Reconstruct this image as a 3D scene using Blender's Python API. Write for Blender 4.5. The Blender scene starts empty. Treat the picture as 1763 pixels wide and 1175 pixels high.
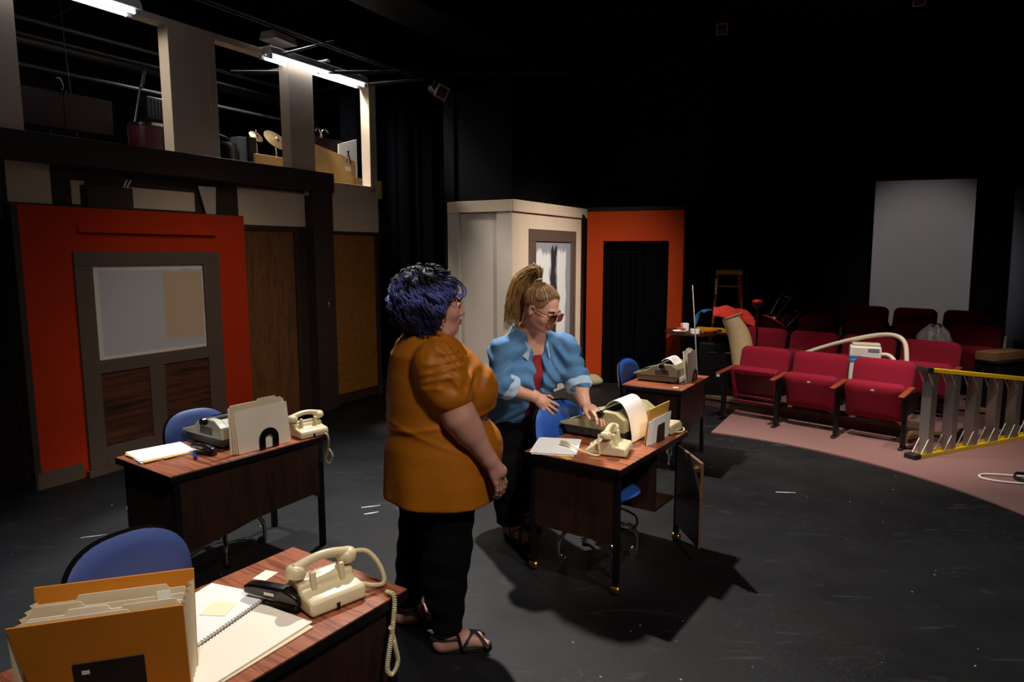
import bpy, bmesh, math, random
import numpy as np
from mathutils import Vector, Matrix, Euler
random.seed(7)
PI = math.pi
scn = bpy.context.scene
COL = scn.collection
R_ = math.radians

# ------------------------------------------------------------------ helpers
def srgb(h):
    h = h.lstrip('#')
    o = []
    for i in (0, 2, 4):
        c = int(h[i:i+2], 16)/255
        o.append(c/12.92 if c <= .04045 else ((c+.055)/1.055)**2.4)
    return (*o, 1)

def mat(name, col, rough=.6, metal=0., var=.15, vscale=8., bump=0., bscale=60., spec=.5, sheen=0., trans=0., alpha=1., emit=None, estr=0., stretch=None, coat=0.):
    m = bpy.data.materials.new(name); m.use_nodes = True
    nt = m.node_tree; b = nt.nodes['Principled BSDF']
    c = srgb(col) if isinstance(col, str) else col
    b.inputs['Base Color'].default_value = c
    b.inputs['Roughness'].default_value = rough
    b.inputs['Metallic'].default_value = metal
    b.inputs['Specular IOR Level'].default_value = spec
    b.inputs['Sheen Weight'].default_value = sheen
    b.inputs['Transmission Weight'].default_value = trans
    b.inputs['Alpha'].default_value = alpha
    b.inputs['Coat Weight'].default_value = coat
    tc = nt.nodes.new('ShaderNodeTexCoord')
    mp = nt.nodes.new('ShaderNodeMapping')
    nt.links.new(tc.outputs['Object'], mp.inputs['Vector'])
    if stretch: mp.inputs['Scale'].default_value = stretch
    if var > 0:
        n = nt.nodes.new('ShaderNodeTexNoise'); n.inputs['Scale'].default_value = vscale; n.inputs['Detail'].default_value = 5
        nt.links.new(mp.outputs[0], n.inputs['Vector'])
        r = nt.nodes.new('ShaderNodeMapRange')
        r.inputs[1].default_value = .25; r.inputs[2].default_value = .75
        r.inputs[3].default_value = 1-var; r.inputs[4].default_value = 1+var
        nt.links.new(n.outputs['Fac'], r.inputs[0])
        mx = nt.nodes.new('ShaderNodeVectorMath'); mx.operation = 'SCALE'
        mx.inputs[0].default_value = c[:3]
        nt.links.new(r.outputs[0], mx.inputs['Scale'])
        nt.links.new(mx.outputs[0], b.inputs['Base Color'])
    if bump > 0:
        n2 = nt.nodes.new('ShaderNodeTexNoise'); n2.inputs['Scale'].default_value = bscale; n2.inputs['Detail'].default_value = 3
        nt.links.new(mp.outputs[0], n2.inputs['Vector'])
        bp = nt.nodes.new('ShaderNodeBump'); bp.inputs['Strength'].default_value = bump; bp.inputs['Distance'].default_value = .01
        nt.links.new(n2.outputs['Fac'], bp.inputs['Height'])
        nt.links.new(bp.outputs[0], b.inputs['Normal'])
    if emit:
        b.inputs['Emission Color'].default_value = srgb(emit); b.inputs['Emission Strength'].default_value = estr
    return m

def grain_mat(name, stops, axis_scale, nscale=3., rough=.45, dist=1.5, detail=6):
    """wood grain: noise stretched along one axis, coloured by a ramp of (pos, hex)"""
    m = bpy.data.materials.new(name); m.use_nodes = True
    nt = m.node_tree; b = nt.nodes['Principled BSDF']; b.inputs['Roughness'].default_value = rough
    tc = nt.nodes.new('ShaderNodeTexCoord'); mp = nt.nodes.new('ShaderNodeMapping')
    mp.inputs['Scale'].default_value = axis_scale
    nt.links.new(tc.outputs['Object'], mp.inputs['Vector'])
    n = nt.nodes.new('ShaderNodeTexNoise'); n.inputs['Scale'].default_value = nscale
    n.inputs['Detail'].default_value = detail; n.inputs['Distortion'].default_value = dist; n.inputs['Roughness'].default_value = .62
    nt.links.new(mp.outputs[0], n.inputs['Vector'])
    cr = nt.nodes.new('ShaderNodeValToRGB')
    el = cr.color_ramp.elements
    el[0].position, el[0].color = stops[0][0], srgb(stops[0][1])
    el[1].position, el[1].color = stops[-1][0], srgb(stops[-1][1])
    for p, h in stops[1:-1]:
        e = el.new(p); e.color = srgb(h)
    nt.links.new(n.outputs['Fac'], cr.inputs[0]); nt.links.new(cr.outputs[0], b.inputs['Base Color'])
    return m

class MB:
    """collects simple shapes into one mesh"""
    def __init__(s): s.v = []; s.f = []
    def add(s, vs, fs, M=None):
        n = len(s.v)
        for p in vs:
            p = Vector(p)
            if M is not None: p = M @ p
            s.v.append(tuple(p))
        s.f += [tuple(i+n for i in f) for f in fs]; return s
    def box(s, x0, x1, y0, y1, z0, z1, M=None):
        v = [(x, y, z) for x in (x0, x1) for y in (y0, y1) for z in (z0, z1)]
        return s.add(v, [(0,1,3,2),(4,6,7,5),(0,4,5,1),(2,3,7,6),(0,2,6,4),(1,5,7,3)], M)
    def cbox(s, c, d, rot=None):
        M = Matrix.Translation(c)
        if rot: M = M @ Euler(rot).to_matrix().to_4x4()
        x, y, z = d[0]/2, d[1]/2, d[2]/2
        return s.box(-x, x, -y, y, -z, z, M)
    def prism(s, poly, a0, a1, axis='y', M=None):
        """polygon of (u,w) extruded along axis: y -> (u,a,w); z -> (u,w,a); x -> (a,u,w)"""
        def pt(u, w, a): return (u, a, w) if axis == 'y' else ((u, w, a) if axis == 'z' else (a, u, w))
        n = len(poly)
        v = [pt(u, w, a0) for u, w in poly]+[pt(u, w, a1) for u, w in poly]
        f = [tuple(range(n-1, -1, -1)), tuple(range(n, 2*n))]
        f += [(i, (i+1) % n, n+(i+1) % n, n+i) for i in range(n)]
        return s.add(v, f, M)
    def tube(s, pts, r, seg=8, M=None, closed=False, caps=True, flat=1.):
        pts = [Vector(p) for p in pts]; n = len(pts)
        rs = r if isinstance(r, (list, tuple)) else [r]*n
        v = []; up = None
        for i, p in enumerate(pts):
            a = pts[i-1] if (i > 0 or closed) else p
            b = pts[(i+1) % n] if (i < n-1 or closed) else p
            t = (b-a).normalized()
            if up is None:
                up = Vector((0, 0, 1)) if abs(t.z) < .9 else Vector((1, 0, 0))
            up = (up-t*up.dot(t)).normalized()
            w = t.cross(up)
            for k in range(seg):
                an = 2*PI*k/seg
                v.append(p+(w*math.cos(an)+up*math.sin(an)*flat)*rs[i])
        f = []
        m = n if closed else n-1
        for i in range(m):
            for k in range(seg):
                j = (i+1) % n
                f.append((i*seg+k, i*seg+(k+1) % seg, j*seg+(k+1) % seg, j*seg+k))
        if caps and not closed:
            f.append(tuple(range(seg-1, -1, -1))); f.append(tuple((n-1)*seg+k for k in range(seg)))
        return s.add(v, f, M)
    def cyl(s, a, b, r, seg=14, r2=None, M=None):
        return s.tube([a, b], [r, r if r2 is None else r2], seg, M)
    def lathe(s, prof, seg=24, M=None):
        v = []; f = []; n = len(prof)
        for r, z in prof:
            for k in range(seg):
                an = 2*PI*k/seg; v.append((r*math.cos(an), r*math.sin(an), z))
        for i in range(n-1):
            for k in range(seg):
                f.append((i*seg+k, i*seg+(k+1) % seg, (i+1)*seg+(k+1) % seg, (i+1)*seg+k))
        f.append(tuple(range(seg-1, -1, -1))); f.append(tuple((n-1)*seg+k for k in range(seg)))
        return s.add(v, f, M)
    def ell(s, c, r, seg=16, rings=10, M=None):
        v = []; f = []
        for i in range(rings+1):
            th = PI*i/rings
            for k in range(seg):
                an = 2*PI*k/seg
                v.append((c[0]+r[0]*math.sin(th)*math.cos(an), c[1]+r[1]*math.sin(th)*math.sin(an), c[2]-r[2]*math.cos(th)))
        for i in range(rings):
            for k in range(seg):
                f.append((i*seg+k, i*seg+(k+1) % seg, (i+1)*seg+(k+1) % seg, (i+1)*seg+k))
        return s.add(v, f, M)
    def sheet(s, fn, nu, nv, th, M=None):
        """a sheet with thickness: fn(u,v)->(point, normal)"""
        top = []; bot = []
        for i in range(nu+1):
            for j in range(nv+1):
                p, nn = fn(i/nu, j/nv)
                p = Vector(p); nn = Vector(nn).normalized()
                top.append(p+nn*th/2); bot.append(p-nn*th/2)
        N = len(top); w = nv+1
        f = []
        for i in range(nu):
            for j in range(nv):
                a, b, c, d = i*w+j, (i+1)*w+j, (i+1)*w+j+1, i*w+j+1
                f.append((a, b, c, d)); f.append((N+d, N+c, N+b, N+a))
        for i in range(nu):
            a, b = i*w, (i+1)*w; f.append((a, N+a, N+b, b))
            a, b = i*w+nv, (i+1)*w+nv; f.append((b, N+b, N+a, a))
        for j in range(nv):
            a, b = j, j+1; f.append((b, N+b, N+a, a))
            a, b = nu*w+j, nu*w+j+1; f.append((a, N+a, N+b, b))
        return s.add(top+bot, f, M)

def obj(name, mb, m, parent=None, bev=0., seg=2, smooth=True, ang=50, loc=None, rot=None, sub=0):
    me = bpy.data.meshes.new(name)
    me.from_pydata([tuple(p) for p in mb.v], [], mb.f); me.update()
    bm = bmesh.new(); bm.from_mesh(me); bmesh.ops.recalc_face_normals(bm, faces=bm.faces); bm.to_mesh(me); bm.free()
    if smooth:
        me.shade_smooth()
        me.set_sharp_from_angle(angle=R_(ang))
    me.materials.append(m)
    o = bpy.data.objects.new(name, me); COL.objects.link(o)
    if parent: o.parent = parent
    if loc: o.location = loc
    if rot: o.rotation_euler = rot
    if bev > 0:
        md = o.modifiers.new('bevel', 'BEVEL'); md.width = bev; md.segments = seg; md.limit_method = 'ANGLE'; md.angle_limit = R_(40)
        md.harden_normals = False
    if sub:
        md = o.modifiers.new('sub', 'SUBSURF'); md.levels = sub; md.render_levels = sub
    return o

def tag(o, label, cat, group=None, kind=None):
    o['label'] = label; o['category'] = cat
    if group: o['group'] = group
    if kind: o['kind'] = kind
    return o
def T(name, label, cat, loc=(0, 0, 0), rz=0., group=None, kind=None, rot=None):
    o = bpy.data.objects.new(name, None); COL.objects.link(o); o.empty_display_size = .05
    o.location = loc; o.rotation_euler = rot if rot else (0, 0, rz)
    return tag(o, label, cat, group, kind)
def copy_tree(o, parent=None):
    kids = [c for c in bpy.data.objects if c.parent == o]
    c = o.copy(); COL.objects.link(c)
    if parent: c.parent = parent
    for k in kids: copy_tree(k, c)
    return c
def arc(c, r, a0, a1, n, plane='xz'):
    o = []
    for i in range(n+1):
        a = a0+(a1-a0)*i/n
        p = (r*math.cos(a), r*math.sin(a))
        o.append((c[0]+p[0], c[1], c[2]+p[1]) if plane == 'xz' else ((c[0]+p[0], c[1]+p[1], c[2]) if plane == 'xy' else (c[0], c[1]+p[0], c[2]+p[1])))
    return o
def smooth_path(pts, n=8):
    """Catmull-Rom"""
    P = [Vector(p) for p in pts]; P = [P[0]*2-P[1]]+P+[P[-1]*2-P[-2]]
    out = []
    for i in range(1, len(P)-2):
        a, b, c, d = P[i-1:i+3]
        for k in range(n):
            t = k/n
            out.append(.5*((2*b)+(c-a)*t+(2*a-5*b+4*c-d)*t*t+(3*b-a-3*c+d)*t**3))
    out.append(P[-2]); return out
def coil(pts, r, turns, wire, per=9):
    path = smooth_path(pts, 12); L = [0]
    for a, b in zip(path, path[1:]): L.append(L[-1]+(b-a).length)
    tot = L[-1]; N = int(turns*per); out = []; up = None; j = 0
    for i in range(N+1):
        s = tot*i/N
        while j < len(path)-2 and L[j+1] < s: j += 1
        t = (s-L[j])/max(1e-6, L[j+1]-L[j]); p = path[j].lerp(path[j+1], t)
        tg = (path[j+1]-path[j]).normalized()
        if up is None: up = Vector((0, 0, 1)) if abs(tg.z) < .9 else Vector((1, 0, 0))
        up = (up-tg*up.dot(tg)).normalized(); w = tg.cross(up)
        a = 2*PI*turns*i/N
        out.append(p+(w*math.cos(a)+up*math.sin(a))*r)
    return MB().tube(out, wire, 5)

# ------------------------------------------------------------------ SDF bodies
class SDF:
    """smooth-blended rounded cones / ellipsoids / lofts, meshed with surface nets"""
    def __init__(s, k=.03): s.p = []; s.k = k; s.cuts = []
    def cap(s, a, b, r1, r2=None, k=None, op='u'):
        s.p.append(('c', np.array(a, float), np.array(b, float), r1, r1 if r2 is None else r2, s.k if k is None else k, op)); return s
    def chain(s, pts, rs, k=None):
        for i in range(len(pts)-1): s.cap(pts[i], pts[i+1], rs[i], rs[i+1], k)
        return s
    def ell(s, c, r, k=None, op='u', rot=None):
        Mi = np.eye(3)
        if rot is not None: Mi = np.array(Euler(rot).to_matrix().transposed())
        s.p.append(('e', np.array(c, float), np.array(r, float), Mi, None, s.k if k is None else k, op)); return s
    def loft(s, rows, k=None, M=None, op='u'):
        """rows (z, cx, cy, rx, ry) rising in z; M places the loft"""
        s.p.append(('l', np.array(rows, float), M, None, None, s.k if k is None else k, op)); return s
    def box(s, c, d, k=None, op='u', rot=None):
        Mi = np.eye(3)
        if rot is not None: Mi = np.array(Euler(rot).to_matrix().transposed())
        s.p.append(('b', np.array(c, float), np.array(d, float)/2, Mi, None, s.k if k is None else k, op)); return s
    def cut(s, pt, n, lim=None):
        n = np.array(n, float); n /= np.linalg.norm(n); s.cuts.append((np.array(pt, float), n)); return s
    def bounds(s, p):
        if p[0] == 'c':
            r = max(p[3], p[4]); return np.minimum(p[1], p[2])-r, np.maximum(p[1], p[2])+r
        if p[0] == 'e':
            r = max(p[2]); return p[1]-r, p[1]+r
        if p[0] == 'b':
            r = np.linalg.norm(p[2]); return p[1]-r, p[1]+r
        rows = p[1]; pts = []
        for z, cx, cy, rx, ry in rows:
            for sx in (-1, 1):
                for sy in (-1, 1):
                    q = Vector((cx+sx*rx, cy+sy*ry, z))
                    if p[2] is not None: q = p[2] @ q
                    pts.append(tuple(q))
        pts = np.array(pts); return pts.min(0)-.01, pts.max(0)+.01
    def dist(s, p, X, Y, Z):
        if p[0] == 'c':
            a, b, r1, r2 = p[1:5]; ba = b-a; l2 = ba.dot(ba)+1e-12
            t = np.clip(((X-a[0])*ba[0]+(Y-a[1])*ba[1]+(Z-a[2])*ba[2])/l2, 0, 1)
            return np.sqrt((X-a[0]-t*ba[0])**2+(Y-a[1]-t*ba[1])**2+(Z-a[2]-t*ba[2])**2)-(r1+(r2-r1)*t)
        if p[0] == 'e':
            x, y, z = X-p[1][0], Y-p[1][1], Z-p[1][2]; m = p[3]
            u = (m[0, 0]*x+m[0, 1]*y+m[0, 2]*z, m[1, 0]*x+m[1, 1]*y+m[1, 2]*z, m[2, 0]*x+m[2, 1]*y+m[2, 2]*z)
            r = p[2]
            k0 = np.sqrt(sum((u[i]/r[i])**2 for i in range(3))); k1 = np.sqrt(sum((u[i]/r[i]**2)**2 for i in range(3)))
            return k0*(k0-1)/np.maximum(k1, 1e-6)
        if p[0] == 'b':
            x, y, z = X-p[1][0], Y-p[1][1], Z-p[1][2]; m = p[3]
            u = [np.abs(m[i, 0]*x+m[i, 1]*y+m[i, 2]*z)-p[2][i] for i in range(3)]
            return np.sqrt(sum(np.maximum(q, 0)**2 for q in u))+np.minimum(np.maximum(np.maximum(u[0], u[1]), u[2]), 0)
        rows = p[1]
        if p[2] is not None:
            Mi = np.array(p[2].inverted())
            X, Y, Z = (Mi[i, 0]*X+Mi[i, 1]*Y+Mi[i, 2]*Z+Mi[i, 3] for i in range(3))
        zz = np.clip(Z, rows[0, 0], rows[-1, 0])
        cx, cy, rx, ry = (np.interp(zz.ravel(), rows[:, 0], rows[:, i]).reshape(zz.shape) for i in (1, 2, 3, 4))
        q = np.sqrt(((X-cx)/rx)**2+((Y-cy)/ry)**2)
        g = np.sqrt(((X-cx)/rx**2)**2+((Y-cy)/ry**2)**2)
        d = q*(q-1)/np.maximum(g, 1e-6)
        e = np.abs(Z-zz)+0*d; return np.where(e > 1e-6, np.maximum(d, e), d)
    def build(s, res, disp=None):
        add = [p for p in s.p if p[6] == 'u']
        bs = [s.bounds(p) for p in add]
        lo = np.min([b[0] for b in bs], 0)-3*res-s.k; hi = np.max([b[1] for b in bs], 0)+3*res+s.k
        n = np.ceil((hi-lo)/res).astype(int)+1
        F = np.full(n, 1., np.float32)
        ax = [lo[i]+res*np.arange(n[i]) for i in range(3)]
        for p in s.p:
            b0, b1 = s.bounds(p); mg = p[5]+4*res
            i0 = np.maximum(((b0-mg-lo)/res).astype(int), 0); i1 = np.minimum(((b1+mg-lo)/res).astype(int)+2, n)
            if (i1 <= i0).any(): continue
            X, Y, Z = np.meshgrid(*(ax[i][i0[i]:i1[i]] for i in range(3)), indexing='ij')
            d = s.dist(p, X, Y, Z).astype(np.float32)
            sl = tuple(slice(i0[i], i1[i]) for i in range(3)); a = F[sl]; k = max(p[5], 1e-5)
            if p[6] == 'u':
                h = np.clip(.5+.5*(a-d)/k, 0, 1); F[sl] = a*(1-h)+d*h-k*h*(1-h)
            else:
                h = np.clip(.5-.5*(a+d)/k, 0, 1); F[sl] = a*(1-h)-d*h+k*h*(1-h)
        X, Y, Z = np.meshgrid(*ax, indexing='ij', sparse=True)
        if disp is not None: F += disp(X, Y, Z).astype(np.float32)
        for c, nn in s.cuts:
            F = np.maximum(F, ((X-c[0])*nn[0]+(Y-c[1])*nn[1]+(Z-c[2])*nn[2]).astype(np.float32))
        S = F < 0
        c = np.zeros(np.array(n)-1, np.int8)
        for dx in (0, 1):
            for dy in (0, 1):
                for dz in (0, 1):
                    c += S[dx:n[0]-1+dx, dy:n[1]-1+dy, dz:n[2]-1+dz]
        act = np.argwhere((c > 0) & (c < 8))
        idx = np.full(c.shape, -1, np.int64); idx[tuple(act.T)] = np.arange(len(act))
        acc = np.zeros((len(act), 3)); cnt = np.zeros(len(act))
        for A in range(3):
            B, C = (A+1) % 3, (A+2) % 3
            for ob in (0, 1):
                for oc in (0, 1):
                    o0 = [0, 0, 0]; o0[B] = ob; o0[C] = oc; o1 = list(o0); o1[A] = 1
                    fa = F[tuple((act+o0).T)]; fb = F[tuple((act+o1).T)]
                    m = (fa < 0) != (fb < 0)
                    t = np.where(m, fa/np.where(m, fa-fb, 1), 0)
                    pos = np.zeros((len(act), 3)); pos[:, A] = t; pos[:, B] = ob; pos[:, C] = oc
                    acc += pos*m[:, None]; cnt += m
        V = lo+res*(act+acc/np.maximum(cnt, 1)[:, None])
        faces = []
        for A in range(3):
            B, C = (A+1) % 3, (A+2) % 3
            sa = [slice(None)]*3; sb = [slice(None)]*3
            sa[A] = slice(0, n[A]-1); sb[A] = slice(1, n[A])
            e = np.argwhere(S[tuple(sa)] != S[tuple(sb)])
            e = e[(e[:, B] > 0) & (e[:, C] > 0) & (e[:, B] < n[B]-1) & (e[:, C] < n[C]-1)]
            q = []
            for ob, oc in ((1, 1), (0, 1), (0, 0), (1, 0)):
                g = e.copy(); g[:, B] -= ob; g[:, C] -= oc; q.append(idx[tuple(g.T)])
            q = np.stack(q, 1)
            flip = ~S[tuple(e.T)]
            q[flip] = q[flip][:, ::-1]
            faces.append(q)
        return V, np.concatenate(faces)

def sdf_obj(name, m, parent, *nets):
    V = np.concatenate([n[0] for n in nets]); off = 0; Fs = []
    for v, f in nets: Fs.append(f+off); off += len(v)
    Fq = np.concatenate(Fs)
    me = bpy.data.meshes.new(name)
    me.vertices.add(len(V)); me.vertices.foreach_set('co', V.astype(np.float32).ravel())
    me.loops.add(len(Fq)*4); me.loops.foreach_set('vertex_index', Fq.astype(np.int32).ravel())
    me.polygons.add(len(Fq)); me.polygons.foreach_set('loop_start', np.arange(0, len(Fq)*4, 4, dtype=np.int32))
    me.update(calc_edges=True); me.validate()
    me.shade_smooth()
    me.materials.append(m)
    o = bpy.data.objects.new(name, me); COL.objects.link(o)
    if parent: o.parent = parent
    return o

def hand(sd, wrist, d, pn, side, spread=.14, curl=(.25, .35, .25), size=1., thumb=.75):
    """d: direction to the fingers, pn: palm normal (fingers curl this way), side: direction of the thumb"""
    d = Vector(d).normalized(); pn = Vector(pn); pn = (pn-d*pn.dot(d)).normalized(); t = Vector(side); t = (t-d*t.dot(d)-pn*t.dot(pn)).normalized()
    w = Vector(wrist); S = size; k = .008
    offs = (.030, .010, -.010, -.029); lens = (.092, .100, .094, .074)
    for o_, L in zip(offs, lens):
        o2 = o_*S
        a = w+t*o2*.55; b = w+d*(.088-.004*abs(o_)*60)*S+t*o2
        sd.cap(a, b, .014*S, .0115*S, .014)
        dd = (d+t*(o_*spread/.03)).normalized(); p = b; r = .0098*S
        ang = 0
        for fr, cu in zip((.45, .30, .25), curl):
            ang += cu
            dv = dd*math.cos(ang)+pn*math.sin(ang)
            q = p+dv*L*fr*S
            sd.cap(p, q, r, r*.9, .004); r *= .9; p = q
    sd.ell(w+d*.05*S, (.028*S,)*3, .02)
    b0 = w+d*.02*S+t*.022*S+pn*.006*S
    b1 = b0+(d*thumb+t*.75+pn*.35).normalized()*.045*S
    b2 = b1+(d*(thumb+.4)+t*.35+pn*.3).normalized()*.034*S
    b3 = b2+(d*(thumb+.6)+t*.15+pn*.35).normalized()*.026*S
    sd.cap(b0, b1, .017*S, .0125*S, .014).cap(b1, b2, .0118*S, .0105*S, .004).cap(b2, b3, .0102*S, .0085*S, .003)
    return sd

# ------------------------------------------------------------------ materials
M = {}
M['black'] = mat('black_paint', '#08080a', .6, spec=.25, var=.25, bump=.1, bscale=25)
M['blackwall'] = mat('black_wall_paint', '#040405', .75, spec=.12, var=.25, vscale=3, bump=.12, bscale=40)
M['curtain'] = mat('black_velour', '#030408', 1., var=.3, spec=.04)
M['cream'] = mat('cream_paint', '#d2bda6', .75, var=.05, vscale=4, bump=.12, bscale=180)
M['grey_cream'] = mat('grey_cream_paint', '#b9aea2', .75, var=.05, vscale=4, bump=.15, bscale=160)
M['brown'] = mat('brown_trim_paint', '#30241e', .6, var=.1, bump=.1, bscale=70)
M['taupe'] = mat('taupe_trim_paint', '#55453a', .65, var=.08, bump=.1, bscale=70)
M['orange'] = mat('burnt_orange_paint', '#932f05', .75, spec=.15, var=.08, vscale=3, bump=.15, bscale=140)
M['rust'] = mat('rust_orange_paint', '#ad2f0a', .75, spec=.15, var=.08, vscale=3, bump=.15, bscale=140)
M['doorwood'] = grain_mat('brown_door_veneer', [(.3, '#4a2b12'), (.55, '#6b421d'), (.75, '#7b4e24')], (3, 3, .5), 5, .5)
M['burl'] = grain_mat('amber_plywood', [(.25, '#6b3d12'), (.5, '#8d5a1e'), (.8, '#a06a2a')], (1, 1, 2.4), 7, .5, 2.5)
M['louver'] = grain_mat('zebra_wood', [(.3, '#120905'), (.45, '#3a1d0f'), (.6, '#5e341b'), (.72, '#2a140a')], (.5, .5, 11), 2.6, .5, .7)
M['lam'] = grain_mat('rosewood_laminate', [(.28, '#3f1a0e'), (.42, '#7d4029'), (.55, '#a4603f'), (.66, '#6e3520'), (.8, '#b8754f')], (1.1, 17, 1), 2.4, .33, .6)
M['darkwood'] = grain_mat('dark_walnut_panel', [(.3, '#1c0d08'), (.6, '#351b11'), (.8, '#24120b')], (6, 6, .8), 3, .5)
M['edge'] = mat('black_edge_band', '#0c0b0b', .4)
M['steel_black'] = mat('black_enamel_steel', '#0d0c0c', .35, var=.1)
M['chrome'] = mat('chrome', '#d8d8d8', .12, 1., var=0)
M['brass'] = mat('brass', '#c9a24c', .28, 1., var=.1)
M['rubber'] = mat('black_rubber', '#0e0e0e', .7)
M['bluevinyl'] = mat('blue_vinyl', '#2b55a8', .36, var=.06, bump=.05, bscale=200)
M['navyvinyl'] = mat('slate_blue_vinyl', '#3a4a80', .38, var=.06, bump=.05, bscale=200)
M['blackplastic'] = mat('black_plastic', '#0b0b0c', .22, var=.05)
M['beigeplastic'] = mat('ivory_plastic', '#cfc09a', .28, var=.04, coat=.2)
M['olive'] = mat('olive_cream_enamel', '#a9a077', .35, var=.05)
M['olivedark'] = mat('olive_brown_enamel', '#6f664c', .4, var=.05)
M['greycream'] = mat('stone_enamel', '#a8a690', .35, var=.05)
M['twbase'] = mat('dark_grey_case', '#34332f', .5, var=.1)
M['keys'] = mat('dark_keys', '#191715', .4)
M['paper'] = mat('white_paper', '#f2f0ec', .8, var=.02)
M['manila'] = mat('manila_card', '#dfcfae', .8, var=.04)
M['cream_card'] = mat('pale_cream_card', '#efe5d3', .8, var=.03)
M['ochre'] = mat('ochre_card', '#cf7f18', .7, var=.08, vscale=5)
M['envelope'] = mat('kraft_envelope', '#d09a3a', .7, var=.06)
M['sticky'] = mat('pale_yellow_note', '#f1ecc4', .8, var=.02)
M['maroon'] = mat('maroon_upholstery', '#86142a', .95, var=.18, vscale=260, bump=.25, bscale=400, sheen=.05, spec=.2)
M['seatwood'] = mat('varnished_armrest_wood', '#8a3f22', .35, var=.2)
M['maroonpaint'] = mat('maroon_painted_steel', '#6b1626', .35, var=.1)
M['yellow'] = mat('yellow_fibreglass', '#e2c01c', .4, var=.06)
M['alum'] = mat('aluminium', '#a9a8a3', .38, .85, var=.12, stretch=(1, 1, .2))
M['lorange'] = mat('orange_fibreglass', '#c4491c', .45, var=.1)
M['ltop'] = mat('yellow_ladder_top', '#b99a25', .5, var=.1)
M['white'] = mat('white_board', '#aaa6a6', .7, var=.03)
M['greyboard'] = mat('grey_board', '#6f7780', .8, var=.05)
M['skyply'] = mat('birch_plywood', '#b8935a', .6, var=.12, stretch=(1, 1, 5))
M['maroonboard'] = mat('maroon_board', '#250b0f', .5, var=.1)
M['gunmetal'] = mat('gunmetal', '#4a5058', .3, .8, var=.1)
M['cymbal'] = mat('bronze_cymbal', '#b59a72', .3, .9, var=.15)
M['redlac'] = mat('maroon_drum_lacquer', '#33101c', .25, var=.1)
M['pipe'] = mat('grey_pipe', '#5d5d5f', .4, .5, var=.15)
M['fixture'] = mat('white_lamp_housing', '#c9c9cf', .5, var=.02)
M['tube'] = mat('fluorescent_tube', '#ffffff', .4, var=0, emit='#eef4ff', estr=7)
M['mustard'] = mat('mustard_jersey', '#a4600a', .55, var=.05, bump=.15, bscale=14, spec=.35, stretch=(1, 1, 2))
M['denim'] = mat('blue_denim', '#48749f', .85, var=.16, vscale=14, bump=.35, bscale=18)
M['denimcuff'] = mat('pale_denim', '#9fb8cc', .85, var=.14, vscale=30, bump=.3, bscale=20)
M['redtee'] = mat('red_jersey', '#7d0f1c', .8, var=.08, bump=.2, bscale=14)
M['pants'] = mat('black_trousers', '#060607', .9, var=.1, bump=.1, bscale=14, spec=.15)
M['skinA'] = mat('fair_skin', '#c08d7c', .5, var=.09, vscale=14, spec=.4)
M['skinB'] = mat('fair_pink_skin', '#cc9a85', .5, var=.08, vscale=14, spec=.4)
M['lip'] = mat('lips', '#8d4543', .45, var=.05)
M['eyewhite'] = mat('eye', '#d8d2cc', .25, var=0)
M['iris'] = mat('iris', '#2a1d16', .2, var=0)
M['sandal'] = mat('black_webbing', '#0b0b0b', .6, var=.1)
M['brownshoe'] = mat('brown_leather', '#4c3a2c', .6, var=.15)
M['clip'] = mat('hair_tie', '#d9d2c8', .4)
M['lens'] = mat('amber_tinted_lens', '#5a2414', .08, var=0, trans=.65)
M['frame'] = mat('tortoise_frame', '#6a3a1c', .25, var=.3, vscale=90)
M['bolster'] = mat('beige_canvas', '#cbb287', .85, var=.06, bump=.4, bscale=18)
M['redcloth'] = mat('red_cloth', '#c02c1c', .85, var=.1, bump=.4, bscale=22)
M['bluecable'] = mat('blue_cable', '#1f7fc0', .4)
M['whitecable'] = mat('white_cable', '#d8d2cc', .5)
M['cardboard'] = mat('cardboard', '#7c5a3a', .85, var=.1)
M['plank'] = mat('pine_plank', '#6e5138', .8, var=.2, stretch=(1, 8, 8))
M['appliance'] = mat('white_appliance_shell', '#dcd9cf', .45, var=.04)
M['applblue'] = mat('blue_trim', '#2f7fc0', .4)
M['hose'] = mat('cream_hose', '#cfc3a8', .5, var=.08)
M['gel'] = mat('pink_gel_frame', '#d0a2a0', .5, var=.2, vscale=30)
M['tapes'] = mat('white_scuff_tape', '#b9b6b2', .8, var=.2)
M['redgloss'] = mat('red_gloss', '#b81522', .3, var=.05)
M['sand'] = mat('grey_green_canvas', '#8c8468', .9, var=.1, bump=.3, bscale=20)
M['redplastic'] = mat('red_plastic', '#c22a30', .4)
M['orangeplastic'] = mat('orange_handle', '#e0641c', .35)
M['yellowtool'] = mat('yellow_tool', '#d8a41c', .4)
M['inkblue'] = mat('dark_blue_plastic', '#1c2a86', .3)
M['inkblack'] = mat('black_ink', '#1c1a1a', .7)
M['plasticbag'] = mat('clear_plastic_film', '#d6cfd2', .12, var=0, trans=.0, alpha=.24, bump=1.5, bscale=16, spec=1.)

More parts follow.
